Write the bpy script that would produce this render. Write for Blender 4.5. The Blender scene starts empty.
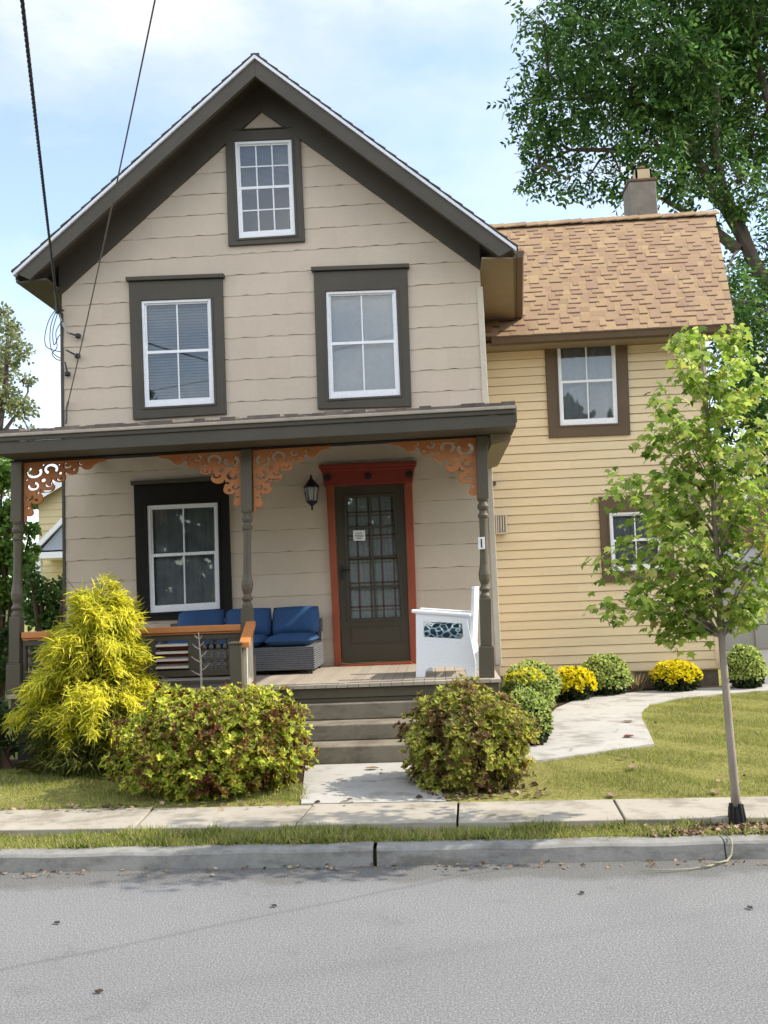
import bpy, bmesh, math, random
import numpy as np
from mathutils import Vector, Matrix

random.seed(7)
rng = np.random.default_rng(11)
R = math.radians
scene = bpy.context.scene
COL = scene.collection

# ------------------------------------------------------------------ camera
F = 900.0
W, H = 768, 1024
EYE = Vector((0.0, 0.0, 1.6))
PITCH, ROLL, YAW = R(4.85), R(-2.30), R(-3.2)


def cam_rot(p, r, y):
    cp, sp = math.cos(p), math.sin(p)
    Ry = Matrix(((math.cos(y), -math.sin(y), 0), (math.sin(y), math.cos(y), 0), (0, 0, 1)))
    B = Matrix(((1, 0, 0), (0, 0, -1), (0, 1, 0)))
    Rx = Matrix(((1, 0, 0), (0, cp, sp), (0, -sp, cp)))
    Rz = Matrix(((math.cos(r), -math.sin(r), 0), (math.sin(r), math.cos(r), 0), (0, 0, 1)))
    return Rz @ Rx @ B @ Ry


M = cam_rot(PITCH, ROLL, YAW)
MT = M.transposed()


def ray(px, py):
    return MT @ Vector(((px - W / 2) / F, (py - H / 2) / F, 1.0))


def P(px, py, Y):
    """survey point: where the sight line through a photo point meets the vertical plane at distance Y"""
    d = ray(px, py)
    return EYE + d * (Y / d.y)


def G(px, py, z):
    """survey point on the level z"""
    d = ray(px, py)
    return EYE + d * ((z - EYE.z) / d.z)


cam = bpy.data.cameras.new("camera")
cam_o = bpy.data.objects.new("camera", cam)
COL.objects.link(cam_o)
cam.sensor_fit = 'VERTICAL'
cam.sensor_height = 32.0
cam.lens = 32.0 * F / H
cam.clip_end = 3000
r0, r1, r2 = Vector(M[0]), Vector(M[1]), Vector(M[2])
rot = Matrix((r0, -r1, -r2)).transposed()
cam_o.matrix_world = Matrix.Translation(EYE) @ rot.to_4x4()
scene.camera = cam_o

# ------------------------------------------------------------------ materials
def new_mat(name):
    m = bpy.data.materials.new(name)
    m.use_nodes = True
    nt = m.node_tree
    return m, nt, nt.nodes["Principled BSDF"], nt.nodes["Material Output"]


def nd(nt, t, **kw):
    n = nt.nodes.new(t)
    for k, v in kw.items():
        setattr(n, k, v)
    return n


def coords(nt, scale=(1, 1, 1), kind="Object"):
    tc = nd(nt, "ShaderNodeTexCoord")
    mp = nd(nt, "ShaderNodeMapping")
    mp.inputs["Scale"].default_value = scale
    nt.links.new(tc.outputs[kind], mp.inputs["Vector"])
    return mp.outputs["Vector"]


def noise(nt, vec, scale, detail=6, rough=0.6):
    n = nd(nt, "ShaderNodeTexNoise")
    n.inputs["Scale"].default_value = scale
    n.inputs["Detail"].default_value = detail
    n.inputs["Roughness"].default_value = rough
    nt.links.new(vec, n.inputs["Vector"])
    return n.outputs["Fac"]


def ramp(nt, fac, stops, interp='LINEAR'):
    r = nd(nt, "ShaderNodeValToRGB")
    r.color_ramp.interpolation = interp
    el = r.color_ramp.elements
    while len(el) < len(stops):
        el.new(0.5)
    for e, (p, c) in zip(el, stops):
        e.position = p
        e.color = (*c, 1)
    nt.links.new(fac, r.inputs["Fac"])
    return r.outputs["Color"]


def mix(nt, fac, a, b, mode='MIX'):
    n = nd(nt, "ShaderNodeMix", data_type='RGBA', blend_type=mode)
    if isinstance(fac, (int, float)):
        n.inputs[0].default_value = fac
    else:
        nt.links.new(fac, n.inputs[0])
    for i, v in ((6, a), (7, b)):
        if isinstance(v, tuple):
            n.inputs[i].default_value = (*v, 1)
        else:
            nt.links.new(v, n.inputs[i])
    return n.outputs[2]


def bump(nt, bsdf, h, strength=0.3, dist=0.01):
    b = nd(nt, "ShaderNodeBump")
    b.inputs["Strength"].default_value = strength
    b.inputs["Distance"].default_value = dist
    nt.links.new(h, b.inputs["Height"])
    nt.links.new(b.outputs["Normal"], bsdf.inputs["Normal"])


def sc(c, k):
    return tuple(min(1, x * k) for x in c)


def paint(name, c, rough=0.6, var=0.12, scale=3.0, fine=60, bmp=0.15, stretch=(1, 1, 1), island=0.0, spec=0.4, grime=None, grain=.25, boards=None):
    """painted or plain material: broad weathering, fine grain, optional board-to-board change"""
    m, nt, b, out = new_mat(name)
    v = coords(nt, stretch)
    n1 = noise(nt, v, scale, 5)
    col = ramp(nt, n1, [(0.3, sc(c, 1 - var)), (0.7, sc(c, 1 + var))])
    n2 = noise(nt, v, fine, 4)
    col = mix(nt, grain, col, ramp(nt, n2, [(0.35, sc(c, 0.8)), (0.65, sc(c, 1.2))]))
    if grime:
        n3 = noise(nt, v, 1.3, 8, 0.75)
        f = ramp(nt, n3, [(0.52, (0, 0, 0)), (0.75, (1, 1, 1))])
        col = mix(nt, f, col, grime)
    if boards:
        bw, bh, z0, jt = boards
        sx = nd(nt, "ShaderNodeSeparateXYZ"); nt.links.new(coords(nt), sx.inputs[0])
        zz = nd(nt, "ShaderNodeMath", operation='SUBTRACT'); nt.links.new(sx.outputs[2], zz.inputs[0]); zz.inputs[1].default_value = z0 - 20 * bh
        xx = nd(nt, "ShaderNodeMath", operation='ADD'); nt.links.new(sx.outputs[0], xx.inputs[0]); xx.inputs[1].default_value = 40
        cb = nd(nt, "ShaderNodeCombineXYZ"); nt.links.new(xx.outputs[0], cb.inputs[0]); nt.links.new(zz.outputs[0], cb.inputs[1])
        bk_ = nd(nt, "ShaderNodeTexBrick"); nt.links.new(cb.outputs[0], bk_.inputs["Vector"])
        bk_.offset = .37; bk_.squash = 1
        for k_, v_ in (("Scale", 1), ("Brick Width", bw), ("Row Height", bh), ("Mortar Size", .0022), ("Mortar Smooth", .4), ("Bias", 0)):
            bk_.inputs[k_].default_value = v_
        bk_.inputs["Color1"].default_value = (.94, .935, .93, 1); bk_.inputs["Color2"].default_value = (1.0, 1.0, 1.0, 1); bk_.inputs["Mortar"].default_value = (jt, jt, jt, 1)
        col = mix(nt, 1.0, col, bk_.outputs["Color"], 'MULTIPLY')
    if island:
        g = nd(nt, "ShaderNodeNewGeometry")
        f = ramp(nt, g.outputs["Random Per Island"], [(0, (1 - island,) * 3), (1, (1 + island,) * 3 if island <= 0 else (1.0,) * 3)])
        col = mix(nt, 1.0, col, f, 'MULTIPLY')
    nt.links.new(col, b.inputs["Base Color"])
    b.inputs["Roughness"].default_value = rough
    b.inputs["Specular IOR Level"].default_value = spec
    if bmp:
        bump(nt, b, n2, bmp, 0.004)
    return m


def leafmat(name, stops, transl=0.35, rough=0.5, patch=None, patch_scale=3.0, patch_at=(0.5, 0.62), spec=0.3):
    """leaf material: each leaf has its own tone; patch = a second set of tones that comes in patches (autumn colour)"""
    m, nt, b, out = new_mat(name)
    g = nd(nt, "ShaderNodeNewGeometry")
    rnd = g.outputs["Random Per Island"]
    n = len(stops)
    col = ramp(nt, rnd, [(i / max(1, n - 1), s) for i, s in enumerate(stops)])
    if patch:
        v = coords(nt)
        f = noise(nt, v, patch_scale, 3)
        wn = nd(nt, "ShaderNodeMath", operation='MULTIPLY_ADD')
        nt.links.new(rnd, wn.inputs[0]); wn.inputs[1].default_value = 0.22
        nt.links.new(f, wn.inputs[2])
        k = ramp(nt, wn.outputs[0], [(patch_at[0] + 0.11, (0, 0, 0)), (patch_at[1] + 0.11, (1, 1, 1))])
        col2 = ramp(nt, rnd, [(i / max(1, len(patch) - 1), s) for i, s in enumerate(patch)])
        col = mix(nt, k, col, col2)
    nt.links.new(col, b.inputs["Base Color"])
    b.inputs["Roughness"].default_value = rough
    b.inputs["Specular IOR Level"].default_value = spec
    t = nd(nt, "ShaderNodeBsdfTranslucent")
    nt.links.new(col, t.inputs["Color"])
    ms = nd(nt, "ShaderNodeMixShader")
    ms.inputs[0].default_value = transl
    nt.links.new(b.outputs[0], ms.inputs[1]); nt.links.new(t.outputs[0], ms.inputs[2])
    nt.links.new(ms.outputs[0], out.inputs["Surface"])
    return m


def m_shingle_roof():
    m, nt, b, out = new_mat("tan_shingles")
    g = nd(nt, "ShaderNodeNewGeometry")
    col = ramp(nt, g.outputs["Random Per Island"],
               [(0.0, (.19, .115, .068)), (.22, (.26, .165, .088)), (.5, (.305, .205, .10)), (.72, (.22, .128, .085)), (1, (.345, .24, .12))])
    v = coords(nt)
    n = noise(nt, v, 90, 3)
    col = mix(nt, .35, col, ramp(nt, n, [(.35, (.12, .07, .04)), (.65, (.40, .275, .145))]))
    nt.links.new(col, b.inputs["Base Color"])
    b.inputs["Roughness"].default_value = .9
    bump(nt, b, n, .4, .004)
    return m


def m_asphalt():
    m, nt, b, out = new_mat("asphalt")
    v = coords(nt)
    sp = noise(nt, v, 105, 2, .55)
    sp2 = noise(nt, v, 260, 2, .5)
    br = noise(nt, v, .7, 6, .65)
    c = ramp(nt, sp, [(.33, (.08, .08, .08)), (.5, (.165, .165, .165)), (.67, (.33, .33, .325))])
    c2 = ramp(nt, sp2, [(.38, (.06, .06, .06)), (.62, (.32, .32, .32))])
    c = mix(nt, .45, c, c2)
    c = mix(nt, 1.0, c, ramp(nt, br, [(.25, (.80, .80, .81)), (.5, (.95, .95, .95)), (.75, (1, 1, .99))]), 'MULTIPLY')
    # a long old seam running across the lane, and its faint neighbours
    sx = nd(nt, "ShaderNodeSeparateXYZ"); nt.links.new(v, sx.inputs[0])
    wob = noise(nt, v, 1.6, 5, .6)
    for (a, o, wd, dk) in SEAMS:
        e = nd(nt, "ShaderNodeMath", operation='MULTIPLY_ADD'); nt.links.new(sx.outputs[0], e.inputs[0]); e.inputs[1].default_value = -a; nt.links.new(sx.outputs[1], e.inputs[2])
        e2 = nd(nt, "ShaderNodeMath", operation='MULTIPLY_ADD'); nt.links.new(wob, e2.inputs[0]); e2.inputs[1].default_value = .10; nt.links.new(e.outputs[0], e2.inputs[2])
        e3 = nd(nt, "ShaderNodeMath", operation='SUBTRACT'); nt.links.new(e2.outputs[0], e3.inputs[0]); e3.inputs[1].default_value = o + .05
        e4 = nd(nt, "ShaderNodeMath", operation='ABSOLUTE'); nt.links.new(e3.outputs[0], e4.inputs[0])
        k = ramp(nt, e4.outputs[0], [(0.0, (dk,) * 3), (wd, (1, 1, 1))])
        c = mix(nt, 1.0, c, k, 'MULTIPLY')
    kl = nd(nt, "ShaderNodeMath", operation='MULTIPLY_ADD'); nt.links.new(sx.outputs[0], kl.inputs[0]); kl.inputs[1].default_value = -KSL; nt.links.new(sx.outputs[1], kl.inputs[2])
    kd = nd(nt, "ShaderNodeMath", operation='SUBTRACT'); kd.inputs[0].default_value = KOF; nt.links.new(kl.outputs[0], kd.inputs[1])
    kw = nd(nt, "ShaderNodeMath", operation='MULTIPLY_ADD'); nt.links.new(noise(nt, v, 3.2, 6, .65), kw.inputs[0]); kw.inputs[1].default_value = -.45; nt.links.new(kd.outputs[0], kw.inputs[2])
    c = mix(nt, 1.0, c, ramp(nt, kw.outputs[0], [(0.0, (.72, .70, .66)), (.10, (1, 1, 1))]), 'MULTIPLY')
    ty = nd(nt, "ShaderNodeTexWave", wave_type='BANDS', bands_direction='X'); ty.inputs["Scale"].default_value = .20; ty.inputs["Distortion"].default_value = .6; ty.inputs["Detail"].default_value = 3
    cb = nd(nt, "ShaderNodeCombineXYZ"); nt.links.new(kd.outputs[0], cb.inputs[0]); nt.links.new(sx.outputs[0], cb.inputs[1])
    mp2 = nd(nt, "ShaderNodeMapping"); mp2.inputs["Scale"].default_value = (1, .04, 1); nt.links.new(cb.outputs[0], mp2.inputs[0]); nt.links.new(mp2.outputs[0], ty.inputs[0])
    c = mix(nt, 1.0, c, ramp(nt, ty.outputs["Fac"], [(.2, (.93, .93, .93)), (.8, (1.0, 1.0, 1.0))]), 'MULTIPLY')
    st = noise(nt, v, 2.6, 7, .7)
    c = mix(nt, 1.0, c, ramp(nt, st, [(.30, (.78, .78, .78)), (.42, (1, 1, 1))]), 'MULTIPLY')
    nt.links.new(c, b.inputs["Base Color"])
    b.inputs["Roughness"].default_value = .85
    bump(nt, b, sp, .5, .006)
    return m


def m_concrete(name, c, stain=.75, sc_=1.0):
    m, nt, b, out = new_mat(name)
    v = coords(nt)
    br = noise(nt, v, 1.5 * sc_, 8, .7)
    col = ramp(nt, br, [(.3, sc(c, stain)), (.55, c), (.75, sc(c, 1.1))])
    fi = noise(nt, v, 140, 3)
    col = mix(nt, .35, col, ramp(nt, fi, [(.3, sc(c, .65)), (.7, sc(c, 1.25))]))
    v2 = coords(nt, (2.2, 2.8, 7))
    st = noise(nt, v2, 1.3, 6, .7)
    col = mix(nt, 1.0, col, ramp(nt, st, [(.38, (.66, .64, .60)), (.5, (1, 1, 1))]), 'MULTIPLY')
    nt.links.new(col, b.inputs["Base Color"])
    b.inputs["Roughness"].default_value = .9
    bump(nt, b, fi, .35, .004)
    return m


def m_soil(name, a, c, d, scale=25):
    m, nt, b, out = new_mat(name)
    v = coords(nt)
    n1 = noise(nt, v, scale, 6, .7)
    n2 = noise(nt, v, 1.2, 5, .6)
    col = ramp(nt, n1, [(.3, a), (.5, c), (.7, d)])
    col = mix(nt, 1.0, col, ramp(nt, n2, [(.3, (.75, .75, .75)), (.7, (1, 1, 1))]), 'MULTIPLY')
    nt.links.new(col, b.inputs["Base Color"])
    b.inputs["Roughness"].default_value = .95
    b.inputs["Specular IOR Level"].default_value = .1
    bump(nt, b, n1, .8, .03)
    return m


def m_glass():
    m, nt, b, out = new_mat("window_glass")
    tr = nd(nt, "ShaderNodeBsdfTransparent"); tr.inputs[0].default_value = (.93, .95, .95, 1)
    gl = nd(nt, "ShaderNodeBsdfGlossy"); gl.inputs["Roughness"].default_value = .015
    v = coords(nt)
    n = noise(nt, v, 1.6, 2)
    bp = nd(nt, "ShaderNodeBump"); bp.inputs["Strength"].default_value = .03; bp.inputs["Distance"].default_value = .02
    nt.links.new(n, bp.inputs["Height"]); nt.links.new(bp.outputs[0], gl.inputs["Normal"])
    fr = nd(nt, "ShaderNodeFresnel"); fr.inputs[0].default_value = 1.7
    ms = nd(nt, "ShaderNodeMixShader")
    nt.links.new(fr.outputs[0], ms.inputs[0]); nt.links.new(tr.outputs[0], ms.inputs[1]); nt.links.new(gl.outputs[0], ms.inputs[2])
    nt.links.new(ms.outputs[0], out.inputs["Surface"])
    return m


def m_plaid():
    m, nt, b, out = new_mat("plaid_curtain")
    v = coords(nt)
    sx = nd(nt, "ShaderNodeSeparateXYZ"); nt.links.new(v, sx.inputs[0])
    c = None
    base = noise(nt, v, 30, 3)
    c = ramp(nt, base, [(.3, (.62, .62, .61)), (.7, (.80, .80, .79))])
    for ax, per, off, col in ((0, .135, .03, (.22, .06, .035)), (2, .27, .06, (.25, .07, .04)), (2, .27, .10, (.40, .33, .22))):
        a = nd(nt, "ShaderNodeMath", operation='ADD'); nt.links.new(sx.outputs[ax], a.inputs[0]); a.inputs[1].default_value = off + 50
        mo = nd(nt, "ShaderNodeMath", operation='MODULO'); nt.links.new(a.outputs[0], mo.inputs[0]); mo.inputs[1].default_value = per
        lt = nd(nt, "ShaderNodeMath", operation='LESS_THAN'); nt.links.new(mo.outputs[0], lt.inputs[0]); lt.inputs[1].default_value = .022
        k = nd(nt, "ShaderNodeMath", operation='MULTIPLY'); nt.links.new(lt.outputs[0], k.inputs[0]); k.inputs[1].default_value = .75
        c = mix(nt, k.outputs[0], c, col)
    nt.links.new(c, b.inputs["Base Color"]); b.inputs["Roughness"].default_value = .9
    return m


def m_wicker():
    m, nt, b, out = new_mat("grey_wicker")
    v = coords(nt)
    wv = nd(nt, "ShaderNodeTexWave", wave_type='BANDS', bands_direction='Z'); wv.inputs["Scale"].default_value = 14; wv.inputs["Distortion"].default_value = 1.2
    nt.links.new(v, wv.inputs[0])
    n = noise(nt, v, 50, 3)
    col = ramp(nt, wv.outputs["Fac"], [(.1, (.04, .042, .045)), (.8, (.15, .155, .165))])
    col = mix(nt, .4, col, ramp(nt, n, [(.3, (.05, .05, .055)), (.7, (.19, .19, .2))]))
    nt.links.new(col, b.inputs["Base Color"]); b.inputs["Roughness"].default_value = .7
    bump(nt, b, wv.outputs["Fac"], .8, .01)
    return m


def m_teal():
    m, nt, b, out = new_mat("teal_print_fabric")
    v = coords(nt)
    w = nd(nt, "ShaderNodeTexVoronoi", feature='DISTANCE_TO_EDGE'); w.inputs["Scale"].default_value = 16
    nt.links.new(v, w.inputs["Vector"])
    col = ramp(nt, w.outputs["Distance"], [(.05, (.55, .68, .72)), (.13, (.02, .07, .10)), (.3, (.02, .06, .09))])
    nt.links.new(col, b.inputs["Base Color"]); b.inputs["Roughness"].default_value = .85
    return m


def m_emblem_glass():
    m, nt, b, out = new_mat("seeded_lamp_glass")
    b.inputs["Base Color"].default_value = (.75, .78, .78, 1)
    b.inputs["Roughness"].default_value = .15
    b.inputs["Transmission Weight"].default_value = .7
    v = coords(nt)
    bump(nt, b, noise(nt, v, 90, 2), .4, .004)
    return m


_a, _b = G(0, 970, 0), G(384, 892, 0)
_sl = (_b.y - _a.y) / (_b.x - _a.x)
_c, _d = G(120, 1000, 0), G(768, 905, 0)
_sl2 = (_d.y - _c.y) / (_d.x - _c.x)
_e, _f = G(0, 873, 0), G(768, 859, 0)
KSL = (_f.y - _e.y) / (_f.x - _e.x); KOF = _e.y - KSL * _e.x
SEAMS = [(_sl, _a.y - _sl * _a.x, .035, .80), (_sl2, _c.y - _sl2 * _c.x, .10, .93)]

TAN = (.575, .48, .375)
OLIVE = (.066, .056, .039)
MT_ = {}
D = dict
MATS = D(
    tan=paint("tan_shingle_paint", TAN, .8, .05, 1.6, 22, .06, (1, 1, 1), grime=(.52, .44, .33), grain=.10, boards=(.61, .252, .40, .90)),
    tan_rough=paint("tan_trim_paint", (.56, .50, .40), .7),
    yellow=paint("yellow_clapboard_paint", (.71, .575, .365), .7, .06, 1.2, 60, .15, (1, 1, 8), grime=(.65, .525, .335), boards=(2.9, .1185, 0.0, .86)),
    olive=paint("olive_trim_paint", OLIVE, .55, .14, 2.5, 60, .15),
    olive_post=paint("olive_post_paint", (.092, .078, .052), .5, .12, 4, 60, .12),
    brown=paint("brown_trim_paint", (.105, .068, .036), .6, .12, 3, 60, .15),
    dark=paint("blackish_brown_paint", (.012, .010, .008), .6, .15, 3, 60, .1, spec=.2),
    white=paint("white_vinyl", (.80, .81, .82), .35, .03, 2, 40, 0),
    drip=paint("white_drip_edge", (.72, .74, .77), .45, .05, 3, 30, 0),
    driptan=paint("weathered_drip_edge_paint", (.36, .31, .25), .6, .2, 6, 60, .1),
    soffit=paint("tan_soffit_warm_lit", (.22, .165, .10), .7, .1, 3, 60, .1),  # tan, with the warm bounce under the right eaves put into the colour
    black=paint("black_metal", (.015, .015, .016), .4, .1, 8, 60, 0),
    rubber=paint("black_cable_rubber", (.02, .02, .022), .6, .1, 8, 60, 0),
    wire=paint("weathered_wire", (.10, .095, .09), .6, .1, 8, 60, 0),
    grey_cable=paint("grey_cable_sheath", (.35, .35, .35), .6, .15, 8, 60, 0),
    red=paint("brick_red_paint", (.21, .030, .018), .45, .12, 3, 40, .1),
    legred=paint("red_paint_bounce_lit", (.29, .062, .024), .5, .2, 3, 40, .1),  # door casing red, with sunlight bounce on the legs painted in as orange
    reddark=paint("dark_red_paint", (.13, .018, .018), .5, .15, 6, 60, .1),
    rosette=paint("black_rosette_paint", (.025, .015, .012), .5),
    doorpaint=paint("dark_olive_door_paint", (.055, .045, .028), .4, .1, 3, 60, .08),
    orange=paint("orange_gingerbread_paint", (.40, .145, .045), .55, .18, 5, 50, .15),
    orangerail=paint("orange_rail_paint", (.50, .19, .06), .5, .15, 4, 50, .12),
    deck=paint("grey_tan_deck_paint", (.40, .345, .27), .55, .1, 2, 60, .15, (1, 1, 1), island=.18),
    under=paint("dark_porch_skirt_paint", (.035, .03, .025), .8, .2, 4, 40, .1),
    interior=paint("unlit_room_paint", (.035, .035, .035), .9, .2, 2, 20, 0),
    blind=paint("white_window_blind", (.56, .60, .66), .8, .06, 2, 20, 0),
    blind_dim=paint("grey_window_blind", (.30, .32, .35), .8, .12, 2.5, 20, 0),
    blind_wing=paint("pale_window_shade", (.42, .43, .43), .8, .06, 2, 20, 0),
    sheer=paint("dark_sheer_curtain", (.42, .44, .45), .9, .35, 4, 20, 0),
    glass=m_glass(),
    plaid=m_plaid(),
    shingle=m_shingle_roof(),
    shinglebutt=paint('shingle_butt_and_shadow', (.085, .04, .028), .95, .2, 8, 60, .3),  # asphalt butt edge, darkened to paint the shadow line under raised tabs
    greyshingle=paint("dark_grey_shingles", (.075, .07, .068), .9, .25, 6, 120, .4),
    porchshingle=paint("weathered_porch_shingles", (.16, .13, .11), .9, .35, 9, 120, .4, island=.35),
    mortar=paint("grey_chimney_stucco", (.20, .175, .14), .9, .3, 5, 70, .5),
    brickcap=paint("rusty_chimney_crown", (.14, .085, .06), .9, .2, 8, 60, .3),
    flue=paint("clay_flue", (.52, .40, .24), .8, .12, 6, 60, .2),
    stone=paint("fieldstone_foundation", (.17, .13, .10), .9, .4, 6, 40, .6),
    asphalt=m_asphalt(),
    drive=paint("worn_driveway_asphalt", (.15, .15, .155), .9, .15, 3, 120, .3),
    walk=m_concrete("sidewalk_concrete", (.36, .325, .265), .80),
    path=m_concrete("path_concrete", (.39, .375, .345), .80),
    kerbc=m_concrete("kerb_concrete", (.25, .245, .225), .50, 3.0),
    stepc=m_concrete("step_concrete", (.215, .185, .138), .5, 3.0),
    lawn=m_soil("lawn_turf", (.10, .11, .025), (.26, .25, .07), (.42, .35, .15), 40),
    mulch=m_soil("bark_mulch", (.05, .025, .015), (.16, .09, .055), (.33, .21, .15), 45),
    bed=m_soil("bed_soil", (.02, .014, .01), (.055, .035, .022), (.12, .08, .05), 40),
    ground=m_soil("far_ground", (.03, .04, .012), (.07, .085, .025), (.12, .12, .05), 4),
    wicker=m_wicker(),
    blue=paint("blue_cushion_fabric", (.018, .062, .155), .75, .15, 5, 120, .2),
    bluelight=paint("blue_cushion_piping", (.12, .25, .42), .7),
    teal=m_teal(),
    chairw=paint("white_resin", (.80, .82, .85), .4, .03, 3, 60, .1),
    paper=paint("white_paper", (.75, .75, .75), .8, .04, 3, 30, 0),
    ink=paint("grey_ink", (.15, .15, .17), .8),
    lampglass=m_emblem_glass(),
    bulb=paint("frosted_bulb", (.8, .8, .76), .4),
    greyhouse=paint("grey_render", (.30, .295, .285), .8, .06, 1, 30, .1),
    palewall=paint("pale_yellow_siding", (.62, .52, .30), .75, .05, 1, 30, .1),
    bluegrey=paint("blue_grey_boards", (.34, .37, .42), .7, .05, 1, 30, .1),
    brownbrick=paint("brown_brick", (.14, .08, .06), .85, .3, 8, 40, .3),
    farroof=paint("brown_far_shingles", (.22, .18, .15), .9, .2, 4, 30, .3),
    bark=paint("grey_brown_bark", (.085, .065, .05), .9, .35, 10, 60, .7, (1, 1, .25)),
    youngbark=paint("pale_young_bark", (.27, .225, .18), .85, .25, 14, 60, .4, (1, 1, .3)),
    twig=paint("brown_twig", (.09, .055, .035), .9, .3, 10, 60, .2),
    paletwig=paint("pale_dry_twig", (.42, .36, .32), .8, .15, 10, 60, .2),
    weed=paint("pale_green_cord", (.26, .25, .16), .7, .2, 12, 60, .2),
    ceramic=paint("white_glazed_box", (.70, .68, .62), .4, .06, 8, 60, 0),
    l_big=leafmat("walnut_leaves", [(.018, .05, .014), (.045, .11, .026), (.085, .18, .04), (.17, .27, .065)], .45, spec=.12),
    l_left=leafmat("autumn_grey_leaves", [(.12, .155, .06), (.20, .23, .09), (.29, .29, .14)], .45),
    l_hedge=leafmat("bright_hedge_leaves", [(.07, .15, .025), (.16, .29, .045), (.27, .41, .08)], .5),
    l_hedge2=leafmat("mid_hedge_leaves", [(.035, .08, .018), (.08, .16, .03), (.15, .25, .06)], .4),
    l_dark=leafmat("dark_hedge_leaves", [(.016, .036, .010), (.04, .08, .018), (.08, .13, .03)], .3),
    l_maple=leafmat("maple_leaves", [(.09, .16, .022), (.22, .34, .045), (.38, .50, .08), (.58, .64, .17)], .52, patch=[(.28, .29, .05), (.42, .37, .10)], patch_scale=3.5, patch_at=(.55, .75)),
    l_azalea=leafmat("azalea_leaves", [(.12, .20, .025), (.40, .46, .05), (.68, .70, .09), (.80, .79, .16)], .5,
                     patch=[(.07, .015, .016), (.15, .028, .026), (.22, .06, .035), (.14, .11, .025)], patch_scale=6.5, patch_at=(.515, .57)),
    l_azalea2=leafmat("azalea_bronze_leaves", [(.12, .18, .03), (.37, .42, .06), (.62, .58, .10), (.76, .68, .20)], .5,
                      patch=[(.08, .022, .02), (.16, .05, .035), (.28, .17, .08), (.16, .13, .035)], patch_scale=7, patch_at=(.49, .56)),
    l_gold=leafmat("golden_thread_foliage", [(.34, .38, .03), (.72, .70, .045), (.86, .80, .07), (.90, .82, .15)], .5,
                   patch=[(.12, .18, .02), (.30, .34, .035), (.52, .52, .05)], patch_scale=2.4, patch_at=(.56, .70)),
    l_goldlow=leafmat("dark_green_cypress_foliage", [(.035, .055, .01), (.11, .13, .02), (.20, .20, .03)], .3),  # darker green of the lower and inner sprays
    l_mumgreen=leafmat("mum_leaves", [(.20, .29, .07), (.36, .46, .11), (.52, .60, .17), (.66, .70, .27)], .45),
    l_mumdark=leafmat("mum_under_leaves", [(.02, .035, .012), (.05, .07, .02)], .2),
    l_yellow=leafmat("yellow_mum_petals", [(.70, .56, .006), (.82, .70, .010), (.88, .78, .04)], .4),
    l_grass=leafmat("grass_blades", [(.11, .17, .03), (.23, .29, .05), (.38, .39, .09), (.54, .46, .22)], .45),
    l_straw=leafmat("straw_blades", [(.20, .15, .07), (.34, .27, .14)], .3),
    l_dead=leafmat("dead_leaves", [(.07, .045, .03), (.16, .10, .06), (.28, .20, .12), (.38, .30, .21)], .1, .8),
    l_darkleaf=leafmat("dark_dead_leaf", [(.03, .022, .018), (.055, .04, .03)], .05, .8),
    l_redleaf=leafmat("red_dead_leaf", [(.09, .02, .015), (.15, .035, .02)], .1, .8),
)
MA = MATS

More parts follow.
